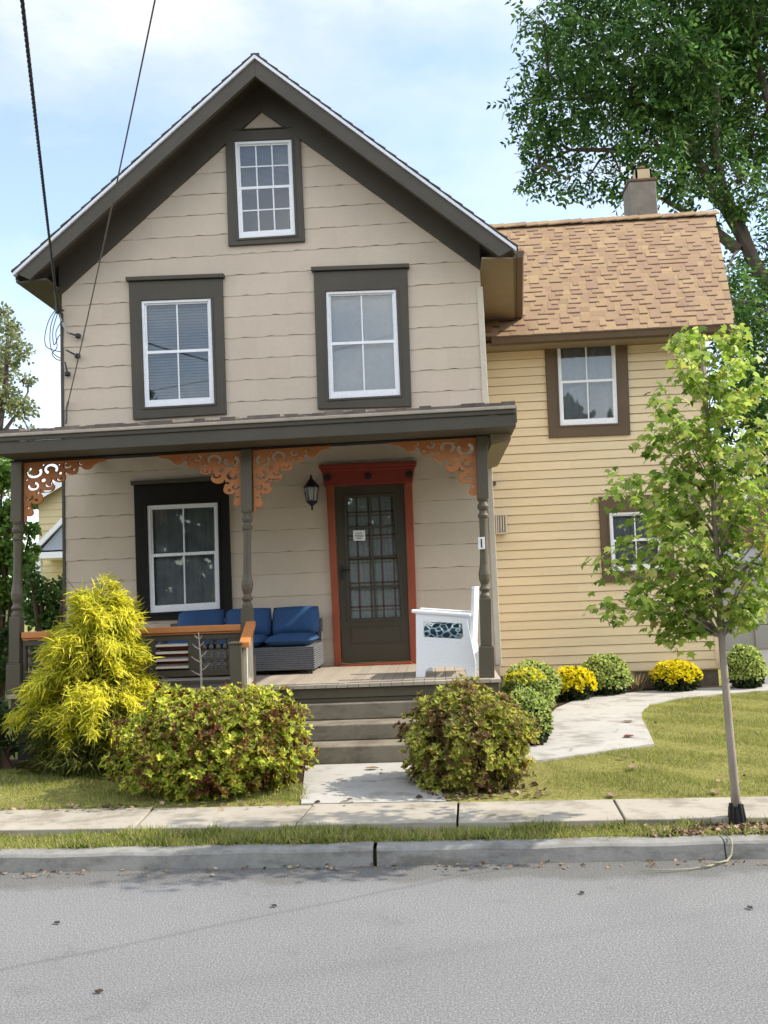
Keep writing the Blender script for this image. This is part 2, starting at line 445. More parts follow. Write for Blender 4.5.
# ------------------------------------------------------------------ mesh helpers
class MB:
    def __init__(s):
        s.v, s.f = [], []

    def add(s, vs, fs):
        o = len(s.v)
        s.v += [tuple(v) for v in vs]
        s.f += [tuple(i + o for i in f) for f in fs]

    def box(s, x0, x1, y0, y1, z0, z1):
        s.add([(x0, y0, z0), (x1, y0, z0), (x1, y1, z0), (x0, y1, z0), (x0, y0, z1), (x1, y0, z1), (x1, y1, z1), (x0, y1, z1)],
              [(0, 3, 2, 1), (4, 5, 6, 7), (0, 1, 5, 4), (1, 2, 6, 5), (2, 3, 7, 6), (3, 0, 4, 7)])

    def prism(s, xz, y0, y1):
        """outline in x,z (front view) carried from y0 back to y1"""
        n = len(xz)
        vs = [(x, y0, z) for x, z in xz] + [(x, y1, z) for x, z in xz]
        s.add(vs, [tuple(range(n)), tuple(range(2 * n - 1, n - 1, -1))] + [(i, i + n, (i + 1) % n + n, (i + 1) % n) for i in range(n)])

    def flat(s, pts, z0, z1):
        n = len(pts)
        vs = [(p[0], p[1], z1) for p in pts] + [(p[0], p[1], z0) for p in pts]
        s.add(vs, [tuple(range(n)), tuple(range(2 * n - 1, n - 1, -1))] + [(i, i + n, (i + 1) % n + n, (i + 1) % n) for i in range(n)])

    def ring(s, qo, qi, y0, y1):
        n = len(qo)
        vs = [(x, y0, z) for x, z in qo] + [(x, y0, z) for x, z in qi] + [(x, y1, z) for x, z in qo] + [(x, y1, z) for x, z in qi]
        fs = []
        for i in range(n):
            j = (i + 1) % n
            fs += [(i, j, n + j, n + i), (2 * n + i, 3 * n + i, 3 * n + j, 2 * n + j), (i, 2 * n + i, 2 * n + j, j), (n + i, n + j, 3 * n + j, 3 * n + i)]
        s.add(vs, fs)

    def hexa(s, a, b):
        """eight corners: front quad a, back quad b"""
        s.add(list(a) + list(b), [(0, 1, 2, 3), (7, 6, 5, 4), (0, 4, 5, 1), (1, 5, 6, 2), (2, 6, 7, 3), (3, 7, 4, 0)])

    def tube(s, path, rad, n=8, caps=True):
        path = [Vector(p) for p in path]
        if isinstance(rad, (int, float)):
            rad = [rad] * len(path)
        base = len(s.v)
        up = Vector((0, 0, 1))
        prev = None
        for i, p in enumerate(path):
            t = (path[min(i + 1, len(path) - 1)] - path[max(i - 1, 0)])
            t = t.normalized() if t.length > 1e-9 else Vector((0, 0, 1))
            if prev is None:
                a = t.cross(up)
                if a.length < 1e-3:
                    a = t.cross(Vector((1, 0, 0)))
            else:
                a = prev - t * prev.dot(t)
            a.normalize(); prev = a
            b = t.cross(a)
            for k in range(n):
                w = 2 * math.pi * k / n
                s.v.append(tuple(p + (a * math.cos(w) + b * math.sin(w)) * rad[i]))
        for i in range(len(path) - 1):
            for k in range(n):
                q = base + i * n
                s.f.append((q + k, q + (k + 1) % n, q + n + (k + 1) % n, q + n + k))
        if caps:
            s.f.append(tuple(base + k for k in range(n))[::-1])
            s.f.append(tuple(base + (len(path) - 1) * n + k for k in range(n)))

    def lathe(s, c, prof, n=16):
        """prof: (radius, z) from bottom to top around the vertical through c"""
        base = len(s.v)
        for r, z in prof:
            for k in range(n):
                w = 2 * math.pi * k / n
                s.v.append((c[0] + r * math.cos(w), c[1] + r * math.sin(w), c[2] + z))
        for i in range(len(prof) - 1):
            for k in range(n):
                q = base + i * n
                s.f.append((q + k, q + (k + 1) % n, q + n + (k + 1) % n, q + n + k))
        s.f.append(tuple(base + k for k in range(n))[::-1])
        s.f.append(tuple(base + (len(prof) - 1) * n + k for k in range(n)))

    def pillow(s, cx, cy, cz, w, d, h, rotx=0.0, n=10, pinch=.35):
        """soft cushion: w along x, d along y, h thick"""
        base = len(s.v)
        rx = Matrix.Rotation(rotx, 3, 'X')
        for side in (1, -1):
            for i in range(n + 1):
                for j in range(n + 1):
                    u, v = 2 * i / n - 1, 2 * j / n - 1
                    e = max(abs(u), abs(v))
                    t = (1 - e ** 4) ** .5 * .6 + .4 * (1 - abs(u) ** 6) * (1 - abs(v) ** 6)
                    k = 1 - .05 * (abs(u) * abs(v)) ** 2
                    p = rx @ Vector((u * w / 2 * k, v * d / 2 * k, side * h / 2 * t))
                    s.v.append((cx + p.x, cy + p.y, cz + p.z))
        m = (n + 1) ** 2
        for i in range(n):
            for j in range(n):
                a = base + i * (n + 1) + j
                s.f.append((a, a + n + 1, a + n + 2, a + 1))
                b = a + m
                s.f.append((b, b + 1, b + n + 2, b + n + 1))

    def build(s, name, mat, parent=None, world=True, bevel=0.0, smooth=False):
        off = Vector((0, 0, 0))
        if world:
            p = parent
            while p is not None:
                off += p.location; p = p.parent
        me = bpy.data.meshes.new(name)
        me.from_pydata([(v[0] - off.x, v[1] - off.y, v[2] - off.z) for v in s.v], [], s.f)
        return finish(name, me, mat, parent, bevel, smooth)


def finish(name, me, mat, parent=None, bevel=0.0, smooth=False, recalc=True):
    if recalc:
        bm = bmesh.new(); bm.from_mesh(me)
        bmesh.ops.recalc_face_normals(bm, faces=bm.faces)
        bm.to_mesh(me); bm.free()
    me.materials.append(MA[mat])
    if smooth:
        me.shade_smooth()
    o = bpy.data.objects.new(name, me)
    COL.objects.link(o)
    if parent is not None:
        o.parent = parent
    if bevel:
        b = o.modifiers.new("soft_edges", 'BEVEL')
        b.width = bevel; b.segments = 2; b.limit_method = 'ANGLE'; b.angle_limit = R(40)
    return o


def tag(o, label=None, cat=None, group=None, kind=None):
    if label: o["label"] = label
    if cat: o["category"] = cat
    if group: o["group"] = group
    if kind: o["kind"] = kind
    return o


def thing(name, loc, label, cat, group=None, rz=0.0):
    o = bpy.data.objects.new(name, None)
    o.empty_display_size = .1
    o.location = loc; o.rotation_euler = (0, 0, rz)
    COL.objects.link(o)
    return tag(o, label, cat, group)


def lerp(a, b, t):
    return a + (b - a) * t


def bl(q, u, v):
    """point inside quad q = TL,TR,BR,BL; u to the right, v down"""
    (a, b, c, d) = q
    return tuple(lerp(lerp(a[i], b[i], u), lerp(d[i], c[i], u), v) for i in range(len(a)))


def qxz(pts, Y):
    r = []
    for p in pts:
        w = P(p[0], p[1], Y); r.append((w.x, w.z))
    return r


def inset(q, l, r=None, t=None, b=None):
    r = l if r is None else r; t = l if t is None else t; b = l if b is None else b
    w = math.dist(q[0], q[1]); h = math.dist(q[0], q[3])
    return [bl(q, l / w, t / h), bl(q, 1 - r / w, t / h), bl(q, 1 - r / w, 1 - b / h), bl(q, l / w, 1 - b / h)]


# leaves: many small faces in one mesh --------------------------------------
LEAF = dict(
    oval=(np.array([(0, 0, 0), (.30, .28, .05), (.34, .6, .06), (0, 1, -.06), (-.34, .6, .06), (-.30, .28, .05)]) * (1, 1, 1), [(0, 1, 2, 3), (0, 3, 4, 5)]),
    lance=(np.array([(0, 0, 0), (.17, .4, .03), (0, 1, -.12), (-.17, .4, .03)]), [(0, 1, 2), (0, 2, 3)]),
    strip=(np.array([(-.05, 0, 0), (.05, 0, 0), (.04, .5, .02), (0, 1, -.12), (-.04, .5, .02)]), [(0, 1, 2, 3, 4)]),
    blade=(np.array([(-.06, 0, 0), (.06, 0, 0), (0, 1, .25)]), [(0, 1, 2)]),
    maple=(np.array([(0, 0, 0), (.20, .08, .02), (.48, .12, -.05), (.36, .34, .03), (.62, .56, -.08), (.26, .60, .03), (0, 1.05, -.10),
                     (-.26, .60, .03), (-.62, .56, -.08), (-.36, .34, .03), (-.48, .12, -.05), (-.20, .08, .02)]),
           [(0, 1, 2, 3), (0, 3, 4, 5), (0, 5, 6), (0, 6, 7), (0, 7, 8, 9), (0, 9, 10, 11)]),
    petal=(np.array([(0, 0, 0), (.35, .45, .05), (.2, 1, .12), (-.2, 1, .12), (-.35, .45, .05)]), [(0, 1, 2, 3, 4)]),
)


def leaf_mesh(name, mat, kind, pos, direc, size, parent=None, roll=None, normal=None, width=1.0):
    """pos (n,3); direc (n,3) where the leaf points; size (n,)"""
    tv, tf = LEAF[kind]
    n = len(pos)
    d = direc / (np.linalg.norm(direc, axis=1, keepdims=True) + 1e-9)
    ref = normal if normal is not None else rng.normal(size=(n, 3))
    x = np.cross(d, ref); x /= (np.linalg.norm(x, axis=1, keepdims=True) + 1e-9)
    z = np.cross(x, d)
    k = len(tv)
    V = (pos[:, None, :] + size[:, None, None] * (tv[None, :, 0:1] * width * x[:, None, :] + tv[None, :, 1:2] * d[:, None, :] + tv[None, :, 2:3] * z[:, None, :]))
    if parent is not None:
        off = Vector((0, 0, 0)); p = parent
        while p is not None:
            off += p.location; p = p.parent
        V = V - np.array(off)
    V = V.reshape(-1, 3)
    ls, lt, idx = [], [], []
    base = np.arange(n) * k
    fl = np.array([len(f) for f in tf])
    flat = np.concatenate([np.array(f) for f in tf])
    loops = (base[:, None] + flat[None, :]).reshape(-1)
    tot = np.tile(fl, n)
    start = np.concatenate([[0], np.cumsum(tot)[:-1]])
    me = bpy.data.meshes.new(name)
    me.vertices.add(len(V)); me.vertices.foreach_set("co", V.astype(np.float32).ravel())
    me.loops.add(len(loops)); me.loops.foreach_set("vertex_index", loops.astype(np.int32))
    me.polygons.add(len(tot)); me.polygons.foreach_set("loop_start", start.astype(np.int32))
    me.update(calc_edges=True)
    me.validate()
    return finish(name, me, mat, parent, recalc=False)


def rdir(n):
    v = rng.normal(size=(n, 3))
    return v / np.linalg.norm(v, axis=1, keepdims=True)


def in_poly(x, y, poly):
    inside = np.zeros(len(x), bool)
    n = len(poly)
    for i in range(n):
        x0, y0 = poly[i][0], poly[i][1]; x1, y1 = poly[(i + 1) % n][0], poly[(i + 1) % n][1]
        c = ((y0 > y) != (y1 > y)) & (x < (x1 - x0) * (y - y0) / (y1 - y0 + 1e-12) + x0)
        inside ^= c
    return inside


# ------------------------------------------------------------------ light and sky
SUN_EL, SUN_AZ = R(41), R(2.5)        # azimuth measured from +X (right) towards +Y (behind the house)
sd = Vector((math.cos(SUN_EL) * math.cos(SUN_AZ), math.cos(SUN_EL) * math.sin(SUN_AZ), math.sin(SUN_EL)))
sun = bpy.data.lights.new("sun", 'SUN')
sun.energy = 2.7; sun.angle = R(.6); sun.color = (1, .92, .79)
so = bpy.data.objects.new("sun", sun); COL.objects.link(so)
so.rotation_euler = (-sd).to_track_quat('-Z', 'Y').to_euler()

world = bpy.data.worlds.new("World"); scene.world = world; world.use_nodes = True
wt = world.node_tree
bg = wt.nodes["Background"]
sky = wt.nodes.new("ShaderNodeTexSky"); sky.sky_type = 'NISHITA'
sky.sun_disc = False; sky.sun_elevation = SUN_EL; sky.sun_rotation = math.atan2(sd.x, sd.y)
sky.air_density = 1.0; sky.dust_density = .8; sky.ozone_density = 1.0
wv = coords(wt, (1, 1, 2.2), "Generated")
cn = noise(wt, wv, 2.1, 7, .55)
cf = ramp(wt, cn, [(.39, (.16,) * 3), (.51, (.45,) * 3), (.63, (.95,) * 3)])
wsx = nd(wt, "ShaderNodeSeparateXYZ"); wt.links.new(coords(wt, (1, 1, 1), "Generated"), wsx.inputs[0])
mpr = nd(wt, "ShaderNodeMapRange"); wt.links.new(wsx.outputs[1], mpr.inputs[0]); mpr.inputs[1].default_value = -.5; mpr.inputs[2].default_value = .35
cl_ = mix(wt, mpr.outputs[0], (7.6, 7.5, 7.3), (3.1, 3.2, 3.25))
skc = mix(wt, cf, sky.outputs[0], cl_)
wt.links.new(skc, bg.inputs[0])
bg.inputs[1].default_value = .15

vs = scene.view_settings
scene.display_settings.display_device = 'sRGB'
vs.view_transform = 'Standard'; vs.look = 'None'; vs.gamma = 1; vs.use_curve_mapping = False
vs.exposure = 1.3
scene.cycles.max_bounces = 8
scene.cycles.transparent_max_bounces = 16
scene.cycles.use_denoising = True
# ================================================================== THE HOUSE
YW = 10.2                 # front wall plane
YF = 9.75                 # front of the gable overhang
YB = 18.0
YP = 8.4                  # line of the porch posts
house = thing("house", (-1.63, YW, .15), "tan and yellow two storey house with dark olive trim and front porch", "house")
apex = P(262, 112, YW)
XL, XR = (P(60, 300, YW).x + P(67, 420, YW).x) / 2 - .01, (P(480, 285, YW).x + P(488, 420, YW).x) / 2
ridge = P(255, 56, YF)
tipL, tipR = P(14.5, 273, YF), P(516, 248, YF)


def clip(me_bm, co, no):
    g = me_bm.verts[:] + me_bm.edges[:] + me_bm.faces[:]
    bmesh.ops.bisect_plane(me_bm, geom=g, plane_co=co, plane_no=no, clear_outer=True)


def cut_holes(b, holes, tofuv=None):
    for (x0, x1, z0, z1) in holes:
        for co, no in (((x0, 0, 0), (1, 0, 0)), ((x1, 0, 0), (1, 0, 0)), ((0, 0, z0), (0, 0, 1)), ((0, 0, z1), (0, 0, 1))):
            g = b.verts[:] + b.edges[:] + b.faces[:]
            bmesh.ops.bisect_plane(b, geom=g, plane_co=co, plane_no=no)
        dead = []
        for f in b.faces:
            c = f.calc_center_median()
            if x0 < c.x < x1 and z0 < c.z < z1:
                dead.append(f)
        bmesh.ops.delete(b, geom=dead, context='FACES')


def bm_part(b, name, mat, parent):
    off = Vector((0, 0, 0)); p = parent
    while p is not None:
        off += p.location; p = p.parent
    bmesh.ops.translate(b, verts=b.verts, vec=-off)
    me = bpy.data.meshes.new(name); b.to_mesh(me); b.free()
    return finish(name, me, mat, parent, recalc=False)


# window and door survey: outer casing and white frame corners (TL TR BR BL)
WIN = D(
    attic=D(c=[(226, 133), (300, 129.5), (305.4, 242.5), (229, 247)], w=[(235.4, 143.3), (291.7, 141), (295.8, 236), (239.6, 239.6)], Y=YW),
    upl=D(c=[(129.7, 283), (223, 279.5), (227, 414.5), (134, 420)], w=[(142.3, 302), (211.4, 299.4), (215, 404), (145.8, 407.8)], Y=YW),
    upr=D(c=[(314, 273), (407.3, 269.7), (411.7, 407), (318, 409.5)], w=[(326.3, 292.8), (396, 290.5), (400.5, 395.6), (329.4, 399.4)], Y=YW),
    low=D(c=[(134.7, 486), (228.5, 481), (233, 617), (138.5, 621)], w=[(148, 506), (218.3, 502.8), (220.7, 608.7), (151.3, 612.8)], Y=YW),
    wup=D(c=[(543.7, 337), (626.4, 333.5), (630, 435), (548.8, 438.3)], w=[(556.5, 341), (614.4, 338), (617.5, 423.6), (560, 426)], Y=12.2),
    wlo=D(c=[(598, 497), (671, 494), (674.5, 580), (602.3, 583)], w=[(608.6, 513), (659.5, 511), (662.5, 569), (611.5, 571.5)], Y=12.2),
)
DOOR = D(i=[(333.6, 486.5), (404.4, 483.2), (410.9, 661), (341.8, 664)])


def hole_of(q, Y, m=.03):
    z = qxz(q, Y)
    xs = sorted(p[0] for p in z); zs = sorted(p[1] for p in z)
    return (xs[0] + m, xs[3] - m, zs[0] + m, zs[3] - m)


def siding(quad, holes, Y, expo, lip, wave, seg, x_ext=(0, 0), extra_clip=None, gap=.0015):
    """overlapping courses over a wall given by TL,TR,BR,BL in x,z"""
    b = bmesh.new()
    hgt = math.dist(quad[0], quad[3]); wid = math.dist(quad[3], quad[2])
    n = int(math.ceil(hgt / expo)); ns = max(2, int(wid / seg))
    for k in range(n):
        v0 = 1 - (k * expo) / hgt; v1 = max(0.0, 1 - ((k + 1) * expo) / hgt)
        ph = random.random() * 9
        rows = []
        for i in range(ns + 1):
            u = lerp(x_ext[0], 1 + x_ext[1], i / ns)
            a = bl(quad, u, v0); t = bl(quad, u, v1)
            x = a[0]
            wv_ = wave * (math.sin(x * 21 + ph) + .7 * math.sin(x * 47 + ph * 3) + .5 * random.uniform(-1, 1)) if wave else 0
            th = lip * (1 + .25 * math.sin(x * 2.1 + ph * 5))
            rows.append((b.verts.new((x, Y - th, a[1] + wv_ + gap)), b.verts.new((t[0], Y - .001, t[1])), b.verts.new((x, Y + .014, a[1] + wv_ + gap)), b.verts.new((x, Y + .014, a[1] - .012))))
        for i in range(ns):
            p, q = rows[i], rows[i + 1]
            b.faces.new((p[0], q[0], q[1], p[1])); b.faces.new((p[2], q[2], q[0], p[0])); b.faces.new((p[3], q[3], q[2], p[2]))
    if extra_clip:
        for co, no in extra_clip:
            clip(b, co, no)
    cut_holes(b, holes)
    return b


# ---- main front wall: wavy edged shingle courses
fl_, fr_ = P(60.5, 294, YW), P(480, 271, YW)
slopes = []
for a in (fl_, fr_):
    d = Vector((a.x - apex.x, 0, a.z - apex.z)); nrm = Vector((-d.z, 0, d.x)) if a.x > apex.x else Vector((d.z, 0, -d.x))
    if nrm.z < 0: nrm = -nrm
    slopes.append((apex + nrm.normalized() * .12, nrm))
holes = [hole_of(WIN[k]['w'], YW) for k in ('attic', 'upl', 'upr', 'low')]
hd = hole_of(DOOR['i'], YW, .02); holes.append((hd[0], hd[1], .5, hd[3]))
b = siding([(XL, 7.5), (XR, 7.5), (XR, .55), (XL, .55)], holes, YW, .252, .008, .0050, .045, extra_clip=slopes)
bm_part(b, "shingled_wall", 'tan', house)

mb = MB()
zt = 5.0
mb.box(XL + .005, XL + .12, YW + .004, YB, .2, zt + .35); mb.box(XR - .12, XR - .005, YW + .004, YB, .2, zt + .35)
mb.box(XL + .12, XR - .12, YB - .12, YB, .2, zt + .35)
mb.build("side_wall", 'tan', house)
mb = MB()
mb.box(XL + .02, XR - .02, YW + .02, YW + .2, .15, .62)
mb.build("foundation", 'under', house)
# corner boards
mb = MB(); mb.box(XR - .045, XR + .022, YW - .022, YW + .09, .7, 5.02)
mb.build("corner_board", 'tan_rough', house, bevel=.004)
mb = MB(); mb.box(XL - .02, XL + .015, YW - .018, YW + .09, .7, 5.0)
mb.build("corner_board", 'olive', house, bevel=.004)

# ---- main roof
mL, mR = Vector((tipL.x - ridge.x, 0, tipL.z - ridge.z)), Vector((tipR.x - ridge.x, 0, tipR.z - ridge.z))
FLARE = .20               # the right eave runs out a little towards the back


def rside(pt, off):
    """profile point pushed inwards below the roof surface"""
    return (pt.x, pt.z - off)


def slab(o_top, o_bot, y0, y1, sl, side, u0=0.0, u1=1.0):
    pass


def roof_strip(y0, y1, t0, t1, w0=0.0, w1=1.0, sides="LR", flare=True, taper=0.0):
    """slab that follows both roof slopes between depth t0 and t1 under the top surface"""
    m = MB()
    for s, tip in (("L", tipL), ("R", tipR)):
        if s not in sides: continue
        def pt(w, t, y):
            fx = FLARE * max(0, y - YF) / 2.2 * w if (s == "R" and flare) else 0
            return (lerp(ridge.x, tip.x, w) + fx, y, lerp(ridge.z, tip.z, w) - t)
        w2 = w1 - taper * t1; w3 = w1 - taper * t0
        a = [pt(w0, t0, y0), pt(w3, t0, y0), pt(w2, t1, y0), pt(w0, t1, y0)]
        c = [pt(w0, t0, y1), pt(w3, t0, y1), pt(w2, t1, y1), pt(w0, t1, y1)]
        m.hexa(a, c)
    return m


# shingle layer: short rough courses so that the edge line is uneven
m = MB()
NC = 24
for s, tip in (("L", tipL), ("R", tipR)):
    for k in range(NC):
        w0, w1 = k / NC, min(1.006, (k + 1.25) / NC)
        def pt(w, up, y):
            fx = FLARE * max(0, y - YF) / 2.2 * w if s == "R" else 0
            return (lerp(ridge.x, tip.x, w) + fx, y, lerp(ridge.z, tip.z, w) + up)
        j = random.uniform(-.004, .004)
        a = [pt(w0, .012, YF - .050 + j), pt(w1, .03, YF - .050 + j), pt(w1, .008, YF - .050 + j), pt(w0, .002, YF - .050 + j)]
        c = [pt(w0, .012, YB + .3), pt(w1, .03, YB + .3), pt(w1, .008, YB + .3), pt(w0, .002, YB + .3)]
        m.hexa(a, c)
m.box(ridge.x - .05, ridge.x + .05, YF - .01, YB + .3, ridge.z - .02, ridge.z + .03)
m.build("main_roof", 'greyshingle', house)
for s_ in 'LR':
    roof_strip(YF - .044, YF + .03, .006, .046, sides=s_).build("drip_edge", 'drip', house)
for s_ in 'LR':
    roof_strip(YF - .02, YF + .02, .0475, .235, sides=s_, taper=.26).build("rake_board", 'olive', house, bevel=.004)
roof_strip(YF + .022, YB, .03, .07, sides="L").build("soffit", 'olive', house)
roof_strip(YF + .022, YB, .03, .07, sides="R").build("soffit", 'soffit', house)  # right underside coloured as lit, the left one stays olive
# small crown strip on the lower edge of the rake board
for s_ in 'LR':
    roof_strip(YF - .035, YF + .02, .236, .262, sides=s_, taper=.26).build("rake_moulding", 'olive', house, bevel=.004)
# eave fascia and gutter along both eaves
for s, tip, mt in (("L", tipL, 'olive'), ("R", tipR, 'brown')):
    m = MB(); sg = -1 if s == "L" else 1
    def ex(y): return tip.x + (FLARE * (y - YF) / 2.2 if s == "R" else 0)
    y0, y1 = YF + .024, YB
    z1_, z0_ = tip.z - .0, tip.z - .105
    m.hexa([(ex(y0) - sg * .035, y0, z1_ - .07), (ex(y0) - sg * .005, y0, z1_ - .07), (ex(y0) - sg * .005, y0, z0_), (ex(y0) - sg * .035, y0, z0_)],
           [(ex(y1) - sg * .035, y1, z1_ - .07), (ex(y1) - sg * .005, y1, z1_ - .07), (ex(y1) - sg * .005, y1, z0_), (ex(y1) - sg * .035, y1, z0_)])
    m.build("eave_board", mt, house)
    # closed soffit from the eave back to the wall
    m = MB(); wx = XL if s == "L" else XR
    y0 = YF + .03
    m.hexa([(ex(y0) - sg * .036, y0, z0_ + .012), (wx, y0, z0_ + .035), (wx, y0, z0_ + .015), (ex(y0) - sg * .036, y0, z0_ - .004)],
           [(ex(y1) - sg * .036, y1, z0_ + .012), (wx, y1, z0_ + .035), (wx, y1, z0_ + .015), (ex(y1) - sg * .036, y1, z0_ - .004)])
    m.build("eave_soffit", 'olive' if s == "L" else 'soffit', house)
    if s == "R":
        m = MB()
        prof = [(-.0, -.02), (.085, -.02), (.085, -.05), (.07, -.095), (.0, -.10)]
        a = [(ex(y0) + x * sg, y0, tip.z + z) for x, z in prof]; c = [(ex(YB) + x * sg, YB, tip.z + z) for x, z in prof]
        n = 5
        m.add(a + c, [tuple(range(5)), tuple(range(9, 4, -1))] + [(i, i + 5, (i + 1) % 5 + 5, (i + 1) % 5) for i in range(5)])
        m.build("gutter", 'brown', house)

# ---- frieze boards on the gable
def frieze():
    m = MB()
    lw = [P(60.5, 296, YW), P(262, 112.6, YW), P(480.5, 271, YW)]
    up = []
    for p_, tip in ((lw[0], tipL), (lw[2], tipR)):
        t = (p_.x - ridge.x) / (tip.x - ridge.x)
        up.append((p_.x, lerp(ridge.z, tip.z, t) - .065))
    top = (ridge.x, ridge.z - .065)
    l0, l1, l2 = [(p.x, p.z) for p in lw]
    for q in ([up[0], top, l1, l0], [top, up[1], l2, l1]):
        m = MB(); m.prism(q, YW - .05, YW + .002); m.build("frieze_board", 'olive', house, bevel=.004)
frieze()

# ---- windows
def window(key, casing, cap=None, blind='blind', blind_q=(0, 1), grid=(2, 1), meet=.5, sillboard=False, capmat='olive', cas_t=.042):
    w = WIN[key]; Y = w['Y']
    co, wo = qxz(w['c'], Y), qxz(w['w'], Y)
    cap_out = .02 if cap and cap < .02 else .035
    m = MB(); m.ring(co, inset(wo, -.004), Y - cas_t, Y + .02)
    root = m.build("window", casing, house, bevel=.005)
    # inner step of the casing
    m = MB(); m.ring(inset(wo, -.028), inset(wo, -.003), Y - cas_t - .010, Y - cas_t - .001)
    m.build("casing_bead", casing, root, bevel=.003)
    if cap:
        m = MB()
        hh = math.dist(co[0], co[3])
        e = (.025 if cap > .02 else -.09) / math.dist(co[0], co[1])
        q = [bl(co, -e, -cap / hh), bl(co, 1 + e, -cap / hh), bl(co, 1 + e, -.002), bl(co, -e, -.002)]
        m.prism(q, Y - cas_t - cap_out, Y)
        m.build("head_cap", capmat, root, bevel=.004)
    if sillboard:
        m = MB(); m.prism([bl(wo, -.02, 1.002), bl(wo, 1.02, 1.002), bl(wo, 1.02, 1.03), bl(wo, -.02, 1.03)], Y - cas_t - .03, Y)
        m.build("sill", casing, root, bevel=.003)
    # white vinyl frame and sashes
    m = MB()
    fr = inset(wo, .030, .030, .030, .045)
    m.ring(wo, fr, Y - .034, Y + .03)
    h = math.dist(fr[0], fr[3])
    mv = meet
    uq = [bl(fr, 0, 0), bl(fr, 1, 0), bl(fr, 1, mv + .014 / h), bl(fr, 0, mv + .014 / h)]
    lq = [bl(fr, 0, mv - .017 / h), bl(fr, 1, mv - .017 / h), bl(fr, 1, 1), bl(fr, 0, 1)]
    sf = .024
    ui = inset(uq, sf * .8, None, sf * .7, .034)
    li = inset(lq, sf, None, .034, .034)
    m.ring(uq, ui, Y - .012, Y + .012)
    m.ring(lq, li, Y - .030, Y - .013)
    def bars(q, nx, nz, y0, y1, t=.016):
        ww, hh = math.dist(q[0], q[1]), math.dist(q[0], q[3])
        for i in range(1, nx):
            u = i / nx
            m.prism([bl(q, u - t / 2 / ww, 0), bl(q, u + t / 2 / ww, 0), bl(q, u + t / 2 / ww, 1), bl(q, u - t / 2 / ww, 1)], y0, y1)
        for i in range(1, nz):
            v = i / nz
            m.prism([bl(q, 0, v - t / 2 / hh), bl(q, 1, v - t / 2 / hh), bl(q, 1, v + t / 2 / hh), bl(q, 0, v + t / 2 / hh)], y0 + .001, y1 - .001)
    bars(ui, grid[0], grid[1], Y - .006, Y + .006)
    bars(li, grid[0], grid[1], Y - .026, Y - .016)
    m.build("sash_frame", 'white', root, bevel=.002)
    m = MB()
    for q, y in ((inset(ui, -.004), Y + .001), (inset(li, -.004), Y - .021)):
        m.prism(q, y - .0015, y + .0015)
    m.build("pane", 'glass', root)
    m = MB(); n = 28 if blind in ('blind', 'blind_dim', 'blind_wing') else 40
    q0 = [bl(fr, -.06, blind_q[0]), bl(fr, 1.06, blind_q[0]), bl(fr, 1.06, blind_q[1]), bl(fr, -.06, blind_q[1])]
    if blind == 'blind':
        m.prism(q0, Y + .066, Y + .070)
    elif blind == 'blind_dim':
        n = 34
        for i in range(n):
            v0, v1 = i / n, (i + .96) / n
            a, c, d_, e_ = bl(q0, 0, v0), bl(q0, 1, v0), bl(q0, 1, v1), bl(q0, 0, v1)
            m.hexa([(a[0], Y + .075, a[1]), (c[0], Y + .075, c[1]), (d_[0], Y + .062, d_[1]), (e_[0], Y + .062, e_[1])],
                   [(a[0], Y + .077, a[1]), (c[0], Y + .077, c[1]), (d_[0], Y + .064, d_[1]), (e_[0], Y + .064, e_[1])])
    else:
        for i in range(n):
            u0, u1 = i / n, (i + 1) / n
            f = lambda u: Y + .075 + .014 * math.sin(u * n * 1.1 + .8 * math.sin(u * 9))
            a, c, d_, e_ = bl(q0, u0, 0), bl(q0, u1, 0), bl(q0, u1, 1), bl(q0, u0, 1)
            m.hexa([(a[0], f(u0), a[1]), (c[0], f(u1), c[1]), (d_[0], f(u1), d_[1]), (e_[0], f(u0), e_[1])],
                   [(a[0], f(u0) + .003, a[1]), (c[0], f(u1) + .003, c[1]), (d_[0], f(u1) + .003, d_[1]), (e_[0], f(u0) + .003, e_[1])])
    m.build("blind" if n in (28, 34) else "curtain", blind, root)
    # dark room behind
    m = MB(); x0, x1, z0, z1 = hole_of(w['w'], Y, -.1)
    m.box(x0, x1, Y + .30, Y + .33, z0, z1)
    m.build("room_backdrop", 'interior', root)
    return root

window('attic', 'olive', cap=.012, blind='blind_dim', blind_q=(0, .45), grid=(3, 2), meet=.49)
window('upl', 'olive', cap=.05, blind='blind_dim', blind_q=(.0, 1), meet=.495)
window('upr', 'olive', cap=.05, blind='blind', meet=.495)
window('low', 'dark', cap=.05, blind='sheer', meet=.475)
window('wup', 'brown', blind='blind_wing', meet=.5)
window('wlo', 'brown', blind='blind_wing', meet=.49)

# ---- front door
DI = qxz(DOOR['i'], YW)
legs = [(326.7, 487), (412.3, 483), (418.5, 666), (335.5, 669)]
lo = qxz(legs, YW)
head = qxz([(321.8, 467.9), (414.7, 464.4), (412.6, 483.4), (325, 487)], YW)
m = MB()
m.prism([lo[0], DI[0], DI[3], lo[3]], YW - .055, YW + .02)
m.prism([DI[1], lo[1], lo[2], DI[2]], YW - .055, YW + .02)
m.prism([bl(DI, 0, 1), bl(DI, 1, 1), lo[2], lo[3]], YW - .10, YW + .02)
door = m.build("door", 'legred', house, bevel=.006)
m = MB(); m.prism(head, YW - .075, YW + .02); m.build("door_header", 'red', door, bevel=.006)
m = MB()
hh = math.dist(head[0], head[3])
m.prism([bl(head, -.02, -.10), bl(head, 1.02, -.10), bl(head, 1.02, .12), bl(head, -.02, .12)], YW - .12, YW)
m.prism([bl(head, -.01, .122), bl(head, 1.01, .122), bl(head, 1.01, .24), bl(head, -.01, .24)], YW - .095, YW)
m.build("head_cap", 'red', door, bevel=.006)
